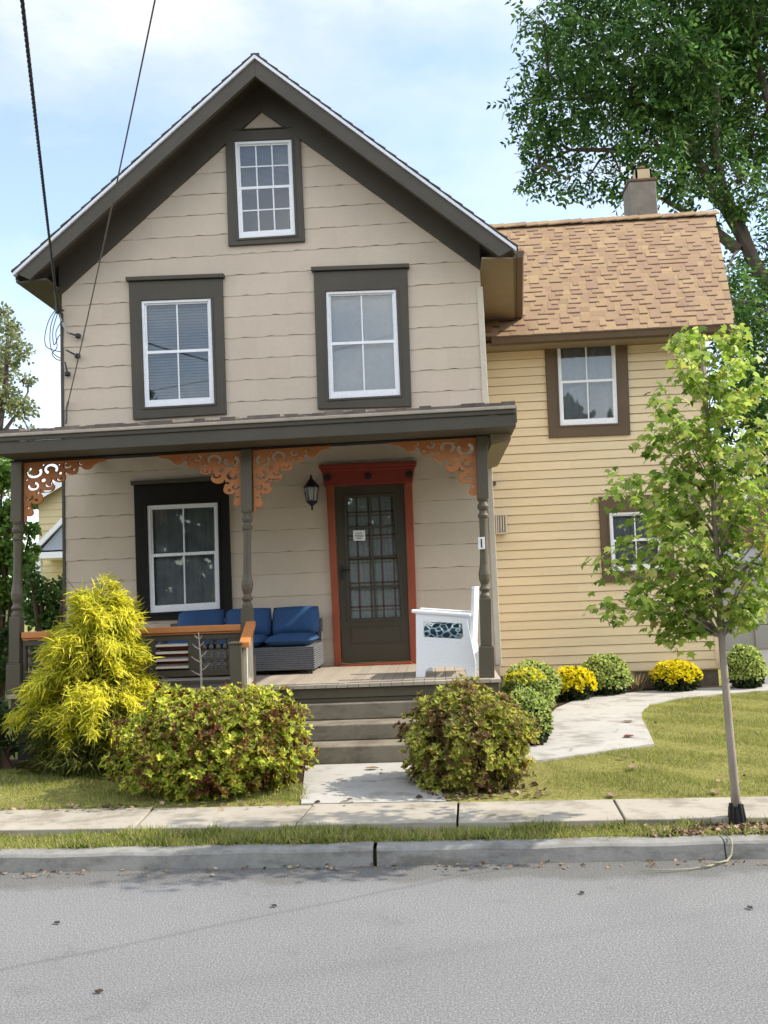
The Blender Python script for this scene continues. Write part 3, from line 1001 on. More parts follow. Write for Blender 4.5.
for (px, py) in ((327.5, 477.5), (368, 476), (409, 474.5)):
    c = P(px, py, YW - .075); m = MB()
    for rr, th in ((.042, .012), (.028, .02), (.012, .028)):
        n = 14
        m.prism([(c.x + rr * math.cos(2 * math.pi * i / n), c.z + rr * math.sin(2 * math.pi * i / n)) for i in range(n)], c.y - th, c.y + .004)
    m.build("rosette", 'rosette', door, bevel=.002)
# dark storm door slab with eight lights
g = qxz([(346.8, 498), (392, 496.5), (401.2, 616.5), (350.9, 618.8)], YW)
m = MB()
ins = inset(DI, .008)
m.ring(ins, g, YW - .020, YW + .02)
gw, gh = math.dist(g[0], g[1]), math.dist(g[0], g[3])
for i in (1,):
    m.prism([bl(g, .5 - .011 / gw, 0), bl(g, .5 + .011 / gw, 0), bl(g, .5 + .011 / gw, 1), bl(g, .5 - .011 / gw, 1)], YW - .016, YW + .008)
for i in (1, 2, 3):
    v = i / 4
    m.prism([bl(g, 0, v - .011 / gh), bl(g, 1, v - .011 / gh), bl(g, 1, v + .011 / gh), bl(g, 0, v + .011 / gh)], YW - .015, YW + .007)
m.ring(inset(g, -.035), inset(g, -.012), YW - .032, YW - .021)
pq = qxz([(352, 628), (400, 626), (402.5, 641), (353.2, 643)], YW)
m.ring(inset(pq, -.014), pq, YW - .030, YW - .021)
m.build("door_slab", 'doorpaint', door, bevel=.004)
m = MB(); m.prism(inset(g, -.005), YW - .003, YW + .001); m.build("pane", 'glass', door)
m = MB()
gq = inset(g, -.05); n = 44
for i in range(n):
    u0, u1 = i / n, (i + 1) / n
    f = lambda u: YW + .05 + .012 * math.sin(u * 48) + .006 * math.sin(u * 21 + 1)
    a, c, d_, e_ = bl(gq, u0, 0), bl(gq, u1, 0), bl(gq, u1, 1), bl(gq, u0, 1)
    m.hexa([(a[0], f(u0), a[1]), (c[0], f(u1), c[1]), (d_[0], f(u1), d_[1]), (e_[0], f(u0), e_[1])],
           [(a[0], f(u0) + .003, a[1]), (c[0], f(u1) + .003, c[1]), (d_[0], f(u1) + .003, d_[1]), (e_[0], f(u0) + .003, e_[1])])
m.build("curtain", 'plaid', door)
m = MB()
h_ = P(341.5, 572, YW - .03)
m.box(h_.x - .012, h_.x + .022, YW - .034, YW - .021, h_.z - .09, h_.z + .07)
m.tube([(h_.x + .004, YW - .03, h_.z + .02), (h_.x + .004, YW - .075, h_.z + .02), (h_.x + .10, YW - .08, h_.z + .02)], .009, 8)
m.build("handle", 'black', door)

nt = thing("door_notice", P(359, 540, YW), "small white paper notice taped inside the front door glass", "notice")
m = MB(); m.prism(qxz([(353, 530.5), (365, 530), (365.6, 540.5), (353.5, 541)], YW), YW - .0062, YW - .0052)
m.build("sheet", 'paper', nt)
m = MB()
nq = qxz([(353, 530.5), (365, 530), (365.6, 540.5), (353.5, 541)], YW)
for v, (u0, u1) in ((.25, (.2, .75)), (.45, (.15, .85)), (.6, (.2, .8)), (.75, (.3, .7))):
    m.prism([bl(nq, u0, v), bl(nq, u1, v), bl(nq, u1, v + .07), bl(nq, u0, v + .07)], YW - .0070, YW - .0063)
m.build("printed_lines", 'ink', nt)

# ---- yellow wing
YG = 12.2
WQ = qxz([(484, 333), (703, 325), (721, 668.5), (500.5, 663.5)], YG)
WQ[0] = (WQ[0][0], WQ[1][1]); WQ[3] = (WQ[3][0], WQ[2][1])
he = [hole_of(WIN[k]['w'], YG) for k in ('wup', 'wlo')]
for nd_ in MA['yellow'].node_tree.nodes:
    if nd_.type == 'MATH' and nd_.operation == 'SUBTRACT':
        nd_.inputs[1].default_value = WQ[3][1] - house.location.z - 40 * .1185
b = siding(WQ, he, YG, .1185, .014, 0, .35, x_ext=(-.16, 0), gap=.009)
bm_part(b, "clapboard_wall", 'yellow', house)
xr = WQ[2][0]
m = MB()
m.hexa([(WQ[1][0] - .02, YG + .001, WQ[1][1]), (WQ[1][0] - .12, YG + .001, WQ[1][1]), (WQ[2][0] - .12, YG + .001, WQ[2][1]), (WQ[2][0] - .02, YG + .001, WQ[2][1])],
       [(WQ[1][0] - .02, 17.4, WQ[1][1]), (WQ[1][0] - .12, 17.4, WQ[1][1]), (WQ[2][0] - .12, 17.4, WQ[2][1]), (WQ[2][0] - .02, 17.4, WQ[2][1])])
m.box(XR, WQ[1][0] - .05, 17.2, 17.3, .5, 5.0)
# gable triangle of the wing
ER = P(733, 323, 11.8); EL = P(500, 333.5, 11.8); EL.z = ER.z
YR = 14.6
RR = P(712, 213, YR); RL = P(490, 222.5, YR); RL.z = RR.z
m.add([(WQ[1][0] - .03, YG, ER.z - .03), (WQ[1][0] - .03, 17.4, ER.z - .03), (WQ[1][0] - .03, YR, RR.z - .12), (WQ[1][0] - .10, YG, ER.z - .03), (WQ[1][0] - .10, 17.4, ER.z - .03), (WQ[1][0] - .10, YR, RR.z - .12)],
      [(0, 1, 2), (5, 4, 3), (0, 3, 4, 1), (1, 4, 5, 2), (2, 5, 3, 0)])
m.build("wing_side_wall", 'yellow', house)
m = MB()
m.prism([(WQ[1][0] - .07, WQ[1][1] + .02), (WQ[1][0] + .012, WQ[1][1] + .02), (WQ[2][0] + .012, WQ[2][1]), (WQ[2][0] - .07, WQ[2][1])], YG - .024, YG + .02)
m.build("corner_board", 'yellow', house, bevel=.004)
m = MB()
m.box(XR - .1, xr - .335, YG + .03, YG + .3, .0, WQ[3][1] + .05)
m.box(xr - .33, xr - .03, YG + .03, 17.3, .0, WQ[2][1] + .05)
m.build("foundation", 'stone', house)
# wing roof: slope frame (u along eave, v up the slope)
SLQ = [RL, RR, ER, EL]      # TL TR BR BL in 3-D
nrm = (RR - ER).cross(EL - ER).normalized()
if nrm.z < 0: nrm = -nrm
def rp(u, v, h):
    p_ = bl(SLQ, u, 1 - v)
    return Vector(p_) + nrm * h
m = MB()
U0 = -.30
m.hexa([rp(U0, 0, -.005), rp(1, 0, -.005), rp(1, 0, -.09), rp(U0, 0, -.09)], [rp(U0, 1, -.005), rp(1, 1, -.005), rp(1, 1, -.09), rp(U0, 1, -.09)])
# back slope
bk = [Vector((p_.x, 2 * YR - p_.y, p_.z)) for p_ in (rp(U0, 0, -.005), rp(1, 0, -.005), rp(1, 0, -.09), rp(U0, 0, -.09))]
tp = [rp(U0, 1, -.005), rp(1, 1, -.005), rp(1, 1, -.09), rp(U0, 1, -.09)]
m.hexa(tp, bk)
m.build("wing_roof_deck", 'brown', house)
m = MB()
rows = 27
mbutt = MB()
for k in range(rows):
    v0, v1 = k / rows - .004, min(1.0, (k + 1.5) / rows)
    u = U0 - random.random() * .05
    up = random.random() < .5
    while u < 1.0:
        wd = random.uniform(.028, .058)
        u1 = min(1.010, u + wd)
        t = .010 if up else .006
        a = [rp(u, v0, t), rp(u1, v0, t), rp(u1, v0, .0), rp(u, v0, .0)]
        c = [rp(u, v1, t * .35 + .002), rp(u1, v1, t * .35 + .002), rp(u1, v1, 0), rp(u, v1, 0)]
        m.hexa(a, c)
        if up:  # dark strip below a raised tab: butt edge and painted shadow line
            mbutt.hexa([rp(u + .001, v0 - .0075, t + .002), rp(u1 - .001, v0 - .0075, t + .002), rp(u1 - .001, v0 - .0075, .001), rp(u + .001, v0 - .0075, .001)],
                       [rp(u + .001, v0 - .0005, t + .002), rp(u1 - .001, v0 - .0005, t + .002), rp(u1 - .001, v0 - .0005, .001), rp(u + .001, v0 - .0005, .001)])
        up = not up if random.random() < .85 else up
        u = u1
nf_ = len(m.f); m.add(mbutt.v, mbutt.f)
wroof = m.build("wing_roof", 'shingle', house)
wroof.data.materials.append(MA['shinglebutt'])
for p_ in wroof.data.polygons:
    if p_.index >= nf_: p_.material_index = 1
m = MB()
n = 26
for i in range(n):
    u0, u1 = lerp(U0, 1.01, i / n), lerp(U0, 1.01, (i + 1.15) / n)
    j = random.uniform(0, .01)
    for sgn in (1, -1):
        pa, pb = rp(u0, 1, .03 + j), rp(u1, 1, .045 + j)
        dn = Vector((0, -sgn * .13, -.10))
        m.hexa([pa, pb, pb + dn, pa + dn], [pa + Vector((0, 0, -.02)), pb + Vector((0, 0, -.02)), pb + dn + Vector((0, 0, -.02)), pa + dn + Vector((0, 0, -.02))])
m.build("ridge_cap", 'shingle', wroof)
# gutter, fascia and soffit of the wing
m = MB()
def gut(u, dx, dz):
    p_ = rp(u, 0, 0); return (p_.x, p_.y + dx, p_.z + dz)
prof = [(.0, -.03), (-.10, -.03), (-.10, -.045), (-.085, -.05), (-.07, -.12), (0, -.125)]
a = [gut(-.04, x, z) for x, z in prof]; c = [gut(1.005, x, z) for x, z in prof]
n = len(prof)
m.add(a + c, [tuple(range(n)), tuple(range(2 * n - 1, n - 1, -1))] + [(i, i + n, (i + 1) % n + n, (i + 1) % n) for i in range(n)])
m.build("gutter", 'brown', house)
m = MB()
a = [gut(-.15, .005, -.09), gut(1.0, .005, -.09), gut(1.0, .005, -.15), gut(-.15, .005, -.15)]
c = [gut(-.15, YG - 11.8 + .05, -.09), gut(1.0, YG - 11.8 + .05, -.09), gut(1.0, YG - 11.8 + .05, -.11), gut(-.15, YG - 11.8 + .05, -.11)]
m.hexa(a, c)
m.build("eave_soffit", 'soffit', house)
# rake board on the right end of the wing
m = MB()
m.hexa([rp(.985, 0, -.006), rp(1.0, 0, -.006), rp(1.0, 0, -.17), rp(.985, 0, -.17)], [rp(.985, 1, -.006), rp(1.0, 1, -.006), rp(1.0, 1, -.17), rp(.985, 1, -.17)])
m.build("rake_board", 'brown', house)
# chimney on the wing ridge
cy = YR + .25
cl, cr = P(631, 214, cy), P(658, 213, cy); ct = P(645, 181, cy).z
m = MB(); m.box(cl.x, cr.x, cy, cy + .5, cl.z - .7, ct)
chim = m.build("chimney", 'mortar', wroof, bevel=.012)
m = MB(); m.box(cl.x - .02, cr.x + .02, cy - .02, cy + .52, ct, ct + .05)
m.build("chimney_crown", 'brickcap', wroof, bevel=.015)
m = MB()
f0, f1 = P(636, 179, cy + .1), P(652, 179, cy + .1); ft = P(645, 169, cy + .1).z
m.ring([(f0.x, ft), (f1.x, ft), (f1.x, ct + .03), (f0.x, ct + .03)], [(f0.x + .03, ft + .001), (f1.x - .03, ft + .001), (f1.x - .03, ct + .03), (f0.x + .03, ct + .03)], cy + .1, cy + .35)
m.box(f0.x, f1.x, cy + .1, cy + .13, ct + .05, ft); m.box(f0.x, f1.x, cy + .32, cy + .35, ct + .05, ft)
m.build("flue", 'flue', wroof, bevel=.01)
m = MB(); 
fx = (f0.x + f1.x) / 2
m.lathe((fx, cy + .22, ft), [(.05, -.02), (.05, .05), (.075, .055), (.03, .10)], 12)
m.build("flue_cap", 'brickcap', wroof)

# small wall box and knob beside the porch
wb = thing("wall_vent", P(500, 524, YG), "small cream louvred vent box on the yellow clapboard beside the porch post", "wall vent")
bq = qxz([(495, 515), (506, 514.5), (506.5, 534), (495.5, 534.5)], YG - .02)
m = MB(); m.ring(bq, inset(bq, .02), YG - .13, YG - .018); m.build("hood", 'tan_rough', wb, bevel=.004)
for i in range(3):
    m = MB()
    q = [bl(bq, .2 + .22 * i, .1), bl(bq, .32 + .22 * i, .1), bl(bq, .32 + .22 * i, .9), bl(bq, .2 + .22 * i, .9)]
    m.prism(q, YG - .125, YG - .03); m.build("louver", 'tan_rough', wb)
kb = P(493.5, 484, YG - .04)
m = MB(); m.tube([(kb.x, YG - .012, kb.z), (kb.x, YG - .07, kb.z)], .022, 10); m.tube([(kb.x, YG - .07, kb.z), (kb.x, YG - .10, kb.z)], .034, 10)
tag(m.build("hose_bracket", 'brown'), "small dark brown knob on the yellow clapboard above the louvred box", "knob")

# ================================================================== PORCH (parts of the house)
ZF = .75
fl0, fl1 = P(8, 697, 8.25).x, P(499, 681, 8.25).x
m = MB()
nb = 46
for i in range(nb):
    x0, x1 = lerp(fl0, fl1 + .02, i / nb), lerp(fl0, fl1 + .02, (i + 1) / nb)
    m.box(x0 + .002, x1 - .002, 8.22, YW - .02, ZF - .03, ZF + random.uniform(-.0015, .0015))
m.build("porch_floor", 'deck', house)
m = MB()
m.box(fl0 + .02, fl1, 8.26, 8.30, ZF - .125, ZF - .034)
m.box(fl0 + .02, fl1, 8.275, 8.31, ZF - .165, ZF - .128)
m.box(fl1 - .04, fl1, 8.31, YW - .02, ZF - .165, ZF - .034)
m.build("porch_fascia", 'olive_post', house, bevel=.004)
m = MB()
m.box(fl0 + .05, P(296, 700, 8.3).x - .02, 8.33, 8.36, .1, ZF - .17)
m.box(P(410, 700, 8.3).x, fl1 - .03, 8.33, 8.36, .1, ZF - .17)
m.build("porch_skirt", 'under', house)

# porch roof
YE = 7.95
e0, e1 = P(-6, 433, YE), P(515, 404, YE)
def er(t): return e0 + (e1 - e0) * t
t_w = .43
dz = .19 * (YW - YE)
m = MB()
n = 40
for r_ in range(6):
    y0, y1 = lerp(YE - .02, YW, r_ / 6), lerp(YE - .02, YW, min(1, (r_ + 1.2) / 6))
    i = 0; t = 0
    while t < 1:
        t1 = min(1, t + random.uniform(.018, .035))
        a, b_ = er(t), er(t1)
        lf = random.choice((.006, .016, .028))
        zz = lambda p_, y: p_.z + .19 * (y - YE)
        m.hexa([(a.x, y0, zz(a, y0) + lf), (b_.x, y0, zz(b_, y0) + lf), (b_.x, y0, zz(b_, y0) - .012), (a.x, y0, zz(a, y0) - .012)],
               [(a.x, y1, zz(a, y1) + .002), (b_.x, y1, zz(b_, y1) + .002), (b_.x, y1, zz(b_, y1) - .012), (a.x, y1, zz(a, y1) - .012)])
        t = t1
m.build("porch_roof", 'porchshingle', house)
m = MB()
m.hexa([(e0.x, YE, e0.z - .014), (e1.x, YE, e1.z - .014), (e1.x, YE, e1.z - .05), (e0.x, YE, e0.z - .05)],
       [(e0.x, YW - .01, e0.z + dz - .014), (e1.x, YW - .01, e1.z + dz - .014), (e1.x, YW - .01, e1.z + dz - .05), (e0.x, YW - .01, e0.z + dz - .05)])
m.build("porch_roof_deck", 'olive', house)
# drip strip, gutter, fascia
m = MB()
def bar(za, zb, y0, y1, xa=0.0, xb=0.0):
    m.hexa([(e0.x + xa, y0, e0.z + za), (e1.x + xb, y0, e1.z + za), (e1.x + xb, y0, e1.z + zb), (e0.x + xa, y0, e0.z + zb)],
           [(e0.x + xa, y1, e0.z + za), (e1.x + xb, y1, e1.z + za), (e1.x + xb, y1, e1.z + zb), (e0.x + xa, y1, e0.z + zb)])
bar(-.016, -.044, YE - .03, YE - .002)
m.build("porch_drip_edge", 'driptan', house, bevel=.004)
m = MB(); bar(-.046, -.085, YE - .012, YE + .02); bar(-.087, -.20, YE + .004, YE + .03)
m.build("porch_eave_board", 'olive', house, bevel=.005)
m = MB(); bar(-.175, -.198, YE + .032, YP + .08)
m.build("porch_soffit", 'olive', house)
# box beam on the posts
bl0, bl1 = P(13, 470, YP), P(490, 440, YP)
m = MB()
m.hexa([(bl0.x, YP - .07, e0.z - .199), (bl1.x, YP - .07, e1.z - .199), (bl1.x, YP - .07, P(482, 437, YP).z), (bl0.x, YP - .07, P(20, 463, YP).z)],
       [(bl0.x, YP + .07, e0.z - .199), (bl1.x, YP + .07, e1.z - .199), (bl1.x, YP + .07, P(482, 437, YP).z), (bl0.x, YP + .07, P(20, 463, YP).z)])
m.build("porch_beam", 'dark', house, bevel=.005)
for x_, zz0 in ((bl0.x, P(20, 463, YP).z), (bl1.x - .14, P(482, 437, YP).z)):
    m = MB(); y0, y1 = YP + .071, YW - .02
    z1 = zz0 + .17 * (y1 - y0)
    m.hexa([(x_, y0, zz0 + .12), (x_ + .14, y0, zz0 + .12), (x_ + .14, y0, zz0), (x_, y0, zz0)], [(x_, y1, z1 + .12), (x_ + .14, y1, z1 + .12), (x_ + .14, y1, z1), (x_, y1, z1)])
    m.build("porch_side_beam", 'dark', house, bevel=.005)
# right end of the eave box: boxed return outside the beam
m = MB()
m.hexa([(bl1.x + .002, YP - .07, e1.z - .052), (e1.x - .02, YP - .07, e1.z - .052), (e1.x - .02, YP - .07, e1.z - .26), (bl1.x + .002, YP - .07, e1.z - .30)],
       [(bl1.x + .002, YW - .02, e1.z - .052), (e1.x - .02, YW - .02, e1.z - .052), (e1.x - .02, YW - .02, e1.z - .26), (bl1.x + .002, YW - .02, e1.z - .30)])
m.build("eave_return", 'soffit', house)  # sunlit look of this underside is in its colour
m = MB(); m.hexa([(e1.x - .018, YE, e1.z - .01), (e1.x + .012, YE, e1.z - .01), (e1.x + .012, YE, e1.z - .17), (e1.x - .018, YE, e1.z - .17)],
                 [(e1.x - .018, YW - .02, e1.z + dz - .01), (e1.x + .012, YW - .02, e1.z + dz - .01), (e1.x + .012, YW - .02, e1.z + dz - .2), (e1.x - .018, YW - .02, e1.z + dz - .2)])
m.build("porch_rake_board", 'olive', house, bevel=.004)

# turned posts
def post(xt, yt, xb, yb, half=.052, marks=None):
    top, bot = P(xt, yt, YP), P(xb, yb, YP)
    zt_ = top.z; z0 = ZF + .001
    H_ = zt_ - z0
    m = MB()
    def X(z): return lerp(bot.x, top.x, (z - z0) / H_)
    def sq(z0_, z1_, hw):
        m.hexa([(X(z1_) - hw, YP - hw, z1_), (X(z1_) + hw, YP - hw, z1_), (X(z0_) + hw, YP - hw, z0_), (X(z0_) - hw, YP - hw, z0_)],
               [(X(z1_) - hw, YP + hw, z1_), (X(z1_) + hw, YP + hw, z1_), (X(z0_) + hw, YP + hw, z0_), (X(z0_) - hw, YP + hw, z0_)])
    zA, zB, zC = z0 + .275, z0 + .72, z0 + H_ * .735
    sq(z0, zA, half * 1.32); sq(zA + .001, zA + .012, half * 1.2)
    sq(zA + .013, zB, half)
    sq(zC, zt_, half)
    L = zC - zB
    prof = [(0, .9), (.03, .95), (.05, .7), (.065, .68), (.085, 1.0), (.10, 1.05), (.115, .75), (.14, .70), (.19, 1.0), (.24, 1.08), (.28, .98), (.34, .80), (.42, .74), (.60, .70),
            (.74, .72), (.80, .76), (.815, .95), (.835, 1.0), (.855, .72), (.88, .68), (.90, .95), (.925, 1.06), (.945, .95), (.96, .7), (.975, .72), (.985, .95), (1, .95)]
    base = len(m.v); n = 18
    for t, r_ in prof:
        z = zB + t * L
        for k in range(n):
            w = 2 * math.pi * k / n
            m.v.append((X(z) + half * r_ * math.cos(w), YP + half * r_ * math.sin(w), z))
    for i in range(len(prof) - 1):
        for k in range(n):
            q = base + i * n
            m.f.append((q + k, q + (k + 1) % n, q + n + (k + 1) % n, q + n + k))
    o = m.build("porch_post", 'olive_post', house, bevel=.004)
    return o, top, bot
pA, tA, bA = post(18.7, 462, 16, 697)
pB, tB, bB = post(247.2, 450, 247.5, 690)
pC, tC, bC = post(481.5, 436, 487, 682)

# gingerbread brackets: a flat sawn outline with scroll holes
def arc(cx, cy, r_, a0, a1, n=14):
    return [(cx + r_ * math.cos(R(lerp(a0, a1, i / n))), cy + r_ * math.sin(R(lerp(a0, a1, i / n)))) for i in range(n + 1)]
def crescent(cx, cy, r1, r2, a0, a1):
    return arc(cx, cy, r1, a0, a1) + arc(cx, cy, r2, a1, a0)
OUT = [(0, 0), (1.0, 0), (.99, .035), (.90, .055), (.84, .10)] + arc(.77, .10, .065, 10, 150, 8) + [(.70, .10), (.66, .11), (.655, .17)] + arc(.585, .165, .07, 10, 200, 9) + \
      [(.51, .17), (.49, .20), (.50, .26)] + arc(.43, .28, .075, -10, 175, 10) + [(.345, .27), (.33, .33), (.355, .40)] + arc(.285, .43, .085, -20, 165, 10) + [(.205, .45), (.19, .52), (.215, .57)] + \
      arc(.15, .63, .075, -30, 150, 9) + [(.085, .68), (.07, .74), (.095, .80)] + arc(.05, .85, .055, -20, 150, 7) + [(.02, .92), (.012, 1.0), (0, 1.0)]
HOLES = [crescent(.125, .165, .105, .052, -40, 245), crescent(.33, .125, .095, .045, 110, 400), crescent(.11, .40, .078, .034, -80, 200), crescent(.53, .078, .058, .022, 0, 270),
         crescent(.072, .595, .052, .018, -60, 210), crescent(.70, .055, .038, .012, 0, 260), arc(.235, .31, .036, 0, 350, 10), arc(.445, .205, .028, 0, 350, 8), arc(.05, .76, .022, 0, 340, 8),
         crescent(.30, .385, .05, .022, -60, 200), crescent(.435, .295, .042, .018, -40, 210), arc(.03, .29, .018, 0, 340, 8), arc(.235, .05, .02, 0, 340, 8), arc(.43, .06, .018, 0, 340, 8), arc(.61, .16, .026, 0, 340, 8), arc(.17, .52, .022, 0, 340, 8), arc(.15, .64, .026, 0, 340, 8)]
def bracket(post_o, x0, z0, wdt, hgt, side, slope=0.0):
    cu = bpy.data.curves.new("bracket_outline", 'CURVE'); cu.dimensions = '2D'; cu.fill_mode = 'BOTH'; cu.extrude = .014; cu.bevel_depth = .002
    for pl in [OUT] + HOLES:
        s = cu.splines.new('POLY'); s.points.add(len(pl) - 1)
        for pt_, (u, v) in zip(s.points, pl):
            pt_.co = (side * u * wdt, -v * hgt + slope * side * u * wdt, 0, 1)
        s.use_cyclic_u = True
    tmp = bpy.data.objects.new("tmp", cu); COL.objects.link(tmp)
    dg = bpy.context.evaluated_depsgraph_get()
    me = bpy.data.meshes.new_from_object(tmp.evaluated_get(dg))
    bpy.data.objects.remove(tmp); bpy.data.curves.remove(cu)
    me.transform(Matrix.Rotation(math.pi / 2, 4, 'X'))
    off = house.location
    me.transform(Matrix.Translation(Vector((x0, YP, z0)) - off))
    me.materials.clear()
    return finish("bracket", me, 'orange', post_o, recalc=True)
sl_ = (P(470, 440, YP).z - P(30, 465, YP).z) / (P(470, 440, YP).x - P(30, 465, YP).x)
def at_beam(px):
    t = (px - 20) / (482 - 20)
    return P(px, lerp(463.5, 437.5, t), YP)
q = at_beam(24.5); bracket(pA, q.x, q.z, .80, .57, 1, sl_)
q = at_beam(241.5); bracket(pB, q.x, q.z, .80, .58, -1, sl_)
q = at_beam(253); bracket(pB, q.x, q.z, .74, .60, 1, sl_)
q = at_beam(475.5); bracket(pC, q.x, q.z, .80, .60, -1, sl_)

# railing of the porch
ra, rb_ = P(24, 637, YP), P(242, 629, YP)
rail = MB()
def rz(x, off): return lerp(ra.z, rb_.z, (x - ra.x) / (rb_.x - ra.x)) + off
def rbar(x0, x1, o1, o0, y0, y1, mm):
    mm.hexa([(x0, y0, rz(x0, o1)), (x1, y0, rz(x1, o1)), (x1, y0, rz(x1, o0)), (x0, y0, rz(x0, o0))], [(x0, y1, rz(x0, o1)), (x1, y1, rz(x1, o1)), (x1, y1, rz(x1, o0)), (x0, y1, rz(x0, o0))])
rbar(ra.x, rb_.x, .045, -.012, YP - .06, YP + .06, rail); rbar(ra.x, rb_.x, -.014, -.032, YP - .045, YP + .045, rail)
railing = rail.build("railing", 'orangerail', house, bevel=.006)
m = MB()
xs = [P(p_, 655, YP).x for p_ in (24, 27, 41, 60, 64, 103, 107, 145, 157, 189, 201, 229, 242)]
z_t, z_b = -.04, -.40
rbar(ra.x, rb_.x, -.036, -.085, YP - .03, YP + .03, m)
rbar(ra.x, rb_.x, -.36, -.42, YP - .03, YP + .03, m); rbar(ra.x, rb_.x, -.465, -.50, YP - .03, YP + .03, m)
for i0, i1 in ((0, 1), (2, 4) , (5, 6), (7, 8), (9, 10), (11, 12)):
    rbar(xs[i0], xs[i1], -.0845, -.3595, YP - .028, YP + .028, m)
m.build("railing_frame", 'olive', railing, bevel=.004)
m = MB(); m2 = MB()
for i0, i1 in ((4, 5), (8, 9)):
    for k in range(4):
        o = -.125 - k * .068; m = MB(); m2 = MB()
        m.hexa([(xs[i0], YP - .045, rz(xs[i0], o)), (xs[i1], YP - .045, rz(xs[i1], o)), (xs[i1], YP - .045, rz(xs[i1], o - .012)), (xs[i0], YP - .045, rz(xs[i0], o - .012))],
               [(xs[i0], YP + .015, rz(xs[i0], o + .012)), (xs[i1], YP + .015, rz(xs[i1], o + .012)), (xs[i1], YP + .015, rz(xs[i1], o)), (xs[i0], YP + .015, rz(xs[i0], o))])
        m2.hexa([(xs[i0], YP + .016, rz(xs[i0], o + .006)), (xs[i1], YP + .016, rz(xs[i1], o + .006)), (xs[i1], YP + .016, rz(xs[i1], o - .045)), (xs[i0], YP + .016, rz(xs[i0], o - .045))],
                [(xs[i0], YP + .024, rz(xs[i0], o + .006)), (xs[i1], YP + .024, rz(xs[i1], o + .006)), (xs[i1], YP + .024, rz(xs[i1], o - .045)), (xs[i0], YP + .024, rz(xs[i0], o - .045))])
        m2.build("slat_backing", 'reddark', m.build("slat", 'tan_rough', railing)) if False else (m.build("slat", 'tan_rough', railing), m2.build("slat_backing", 'reddark', railing))  # tan slats paint in the sunlight on the tops of dark red slats
m = MB()
for i0, i1, n in ((1, 2, 2), (6, 7, 4), (10, 11, 4)):
    for k in range(n):
        x = lerp(xs[i0], xs[i1], (k + .5) / n)
        zt_, zb_ = rz(x, -.085), rz(x, -.36)
        L = zt_ - zb_; m = MB()
        m.lathe((x, YP, zb_), [(.020, 0), (.020, L * .12), (.011, L * .2), (.024, L * .35), (.018, L * .5), (.010, L * .62), (.024, L * .70), (.024, L * .76), (.011, L * .84), (.020, L * .92), (.020, L)], 10)
        m.build("baluster", 'olive_post', railing)

# stair handrail with newel
nw = P(236.5, 642, 7.72)
ht = P(250.5, 621, YP - .05)
hb = Vector((nw.x + .075, 7.72, nw.z + .0))
m = MB(); m.box(nw.x - .052, nw.x + .052, 7.67, 7.77, .2, nw.z - .02); m.box(nw.x - .06, nw.x + .06, 7.66, 7.78, nw.z - .02, nw.z + .002)
srail = m.build("stair_railing", 'olive_post', house, bevel=.006)
m = MB()
hx = hb.x
a0 = Vector((hx, 7.68, hb.z + .0)); a1 = Vector((ht.x, YP - .04, ht.z))
wv_ = .045
m.hexa([a0 + Vector((-wv_, 0, .0)), a0 + Vector((wv_, 0, .0)), a0 + Vector((wv_, 0, -.05)), a0 + Vector((-wv_, 0, -.05))],
       [a1 + Vector((-wv_, 0, .0)), a1 + Vector((wv_, 0, .0)), a1 + Vector((wv_, 0, -.05)), a1 + Vector((-wv_, 0, -.05))])
m.build("handrail", 'orangerail', srail, bevel=.006)
m = MB()
for k in range(5):
    t = (k + .6) / 5.2
    c = a0 + (a1 - a0) * t
    zb_ = ZF + .001 if c.y > 8.22 else (.60 if c.y > 7.95 else .45)
    m = MB(); m.box(c.x - .016, c.x + .016, c.y - .016, c.y + .016, zb_, c.z - .048)
    m.build("baluster", 'tan_rough', srail)

# small plaque on the right post
pl_ = thing("post_plaque", P(481, 543, YP - .06), "tiny white plaque fixed to the turned porch post nearest the white chair", "plaque")
m = MB(); m.prism(qxz([(478, 537.5), (484.5, 537), (485, 549), (478.4, 549.5)], YP - .052), YP - .058, YP - .040); m.build("plate", 'paper', pl_, bevel=.002)
m = MB(); m.prism(qxz([(480.6, 538.8), (481.9, 538.7), (482.3, 547.4), (481, 547.6)], YP - .058), YP - .062, YP - .0585); m.build("mark", 'black', pl_)

# wall lantern
lc = P(311.5, 493, YW - .13)
lan = thing("wall_lantern", (lc.x, YW, lc.z), "black coach lantern with frosted glass on the porch wall beside the door", "wall lamp")
m = MB()
m.box(lc.x - .045, lc.x + .045, YW - .03, YW - .006, lc.z - .11, lc.z + .09)
m.tube([(lc.x, YW - .02, lc.z + .02), (lc.x, YW - .07, lc.z + .17), (lc.x, YW - .13, lc.z + .19)], .010, 8)
m.build("bracket", 'black', lan, bevel=.004)
m = MB()
y = YW - .13
m.lathe((lc.x, y, lc.z), [(.088, .060), (.092, .072), (.070, .10), (.030, .15), (.014, .165), (.012, .19), (.004, .215)], 6)
m.lathe((lc.x, y, lc.z), [(.006, -.20), (.014, -.17), (.008, -.155), (.035, -.13), (.060, -.105), (.060, -.092)], 6)
for k in range(6):
    w = 2 * math.pi * k / 6
    m.tube([(lc.x + .058 * math.cos(w), y + .058 * math.sin(w), lc.z - .10), (lc.x + .082 * math.cos(w), y + .082 * math.sin(w), lc.z + .065)], .006, 6)
m.build("cage", 'black', lan)
m = MB(); m.lathe((lc.x, y, lc.z), [(.052, -.09), (.075, .058)], 6); m.build("glass_shade", 'lampglass', lan)
m = MB(); m.lathe((lc.x, y, lc.z), [(.012, -.08), (.018, -.04), (.026, .0), (.018, .03), (.006, .04)], 10); m.build("bulb", 'bulb', lan, smooth=True)

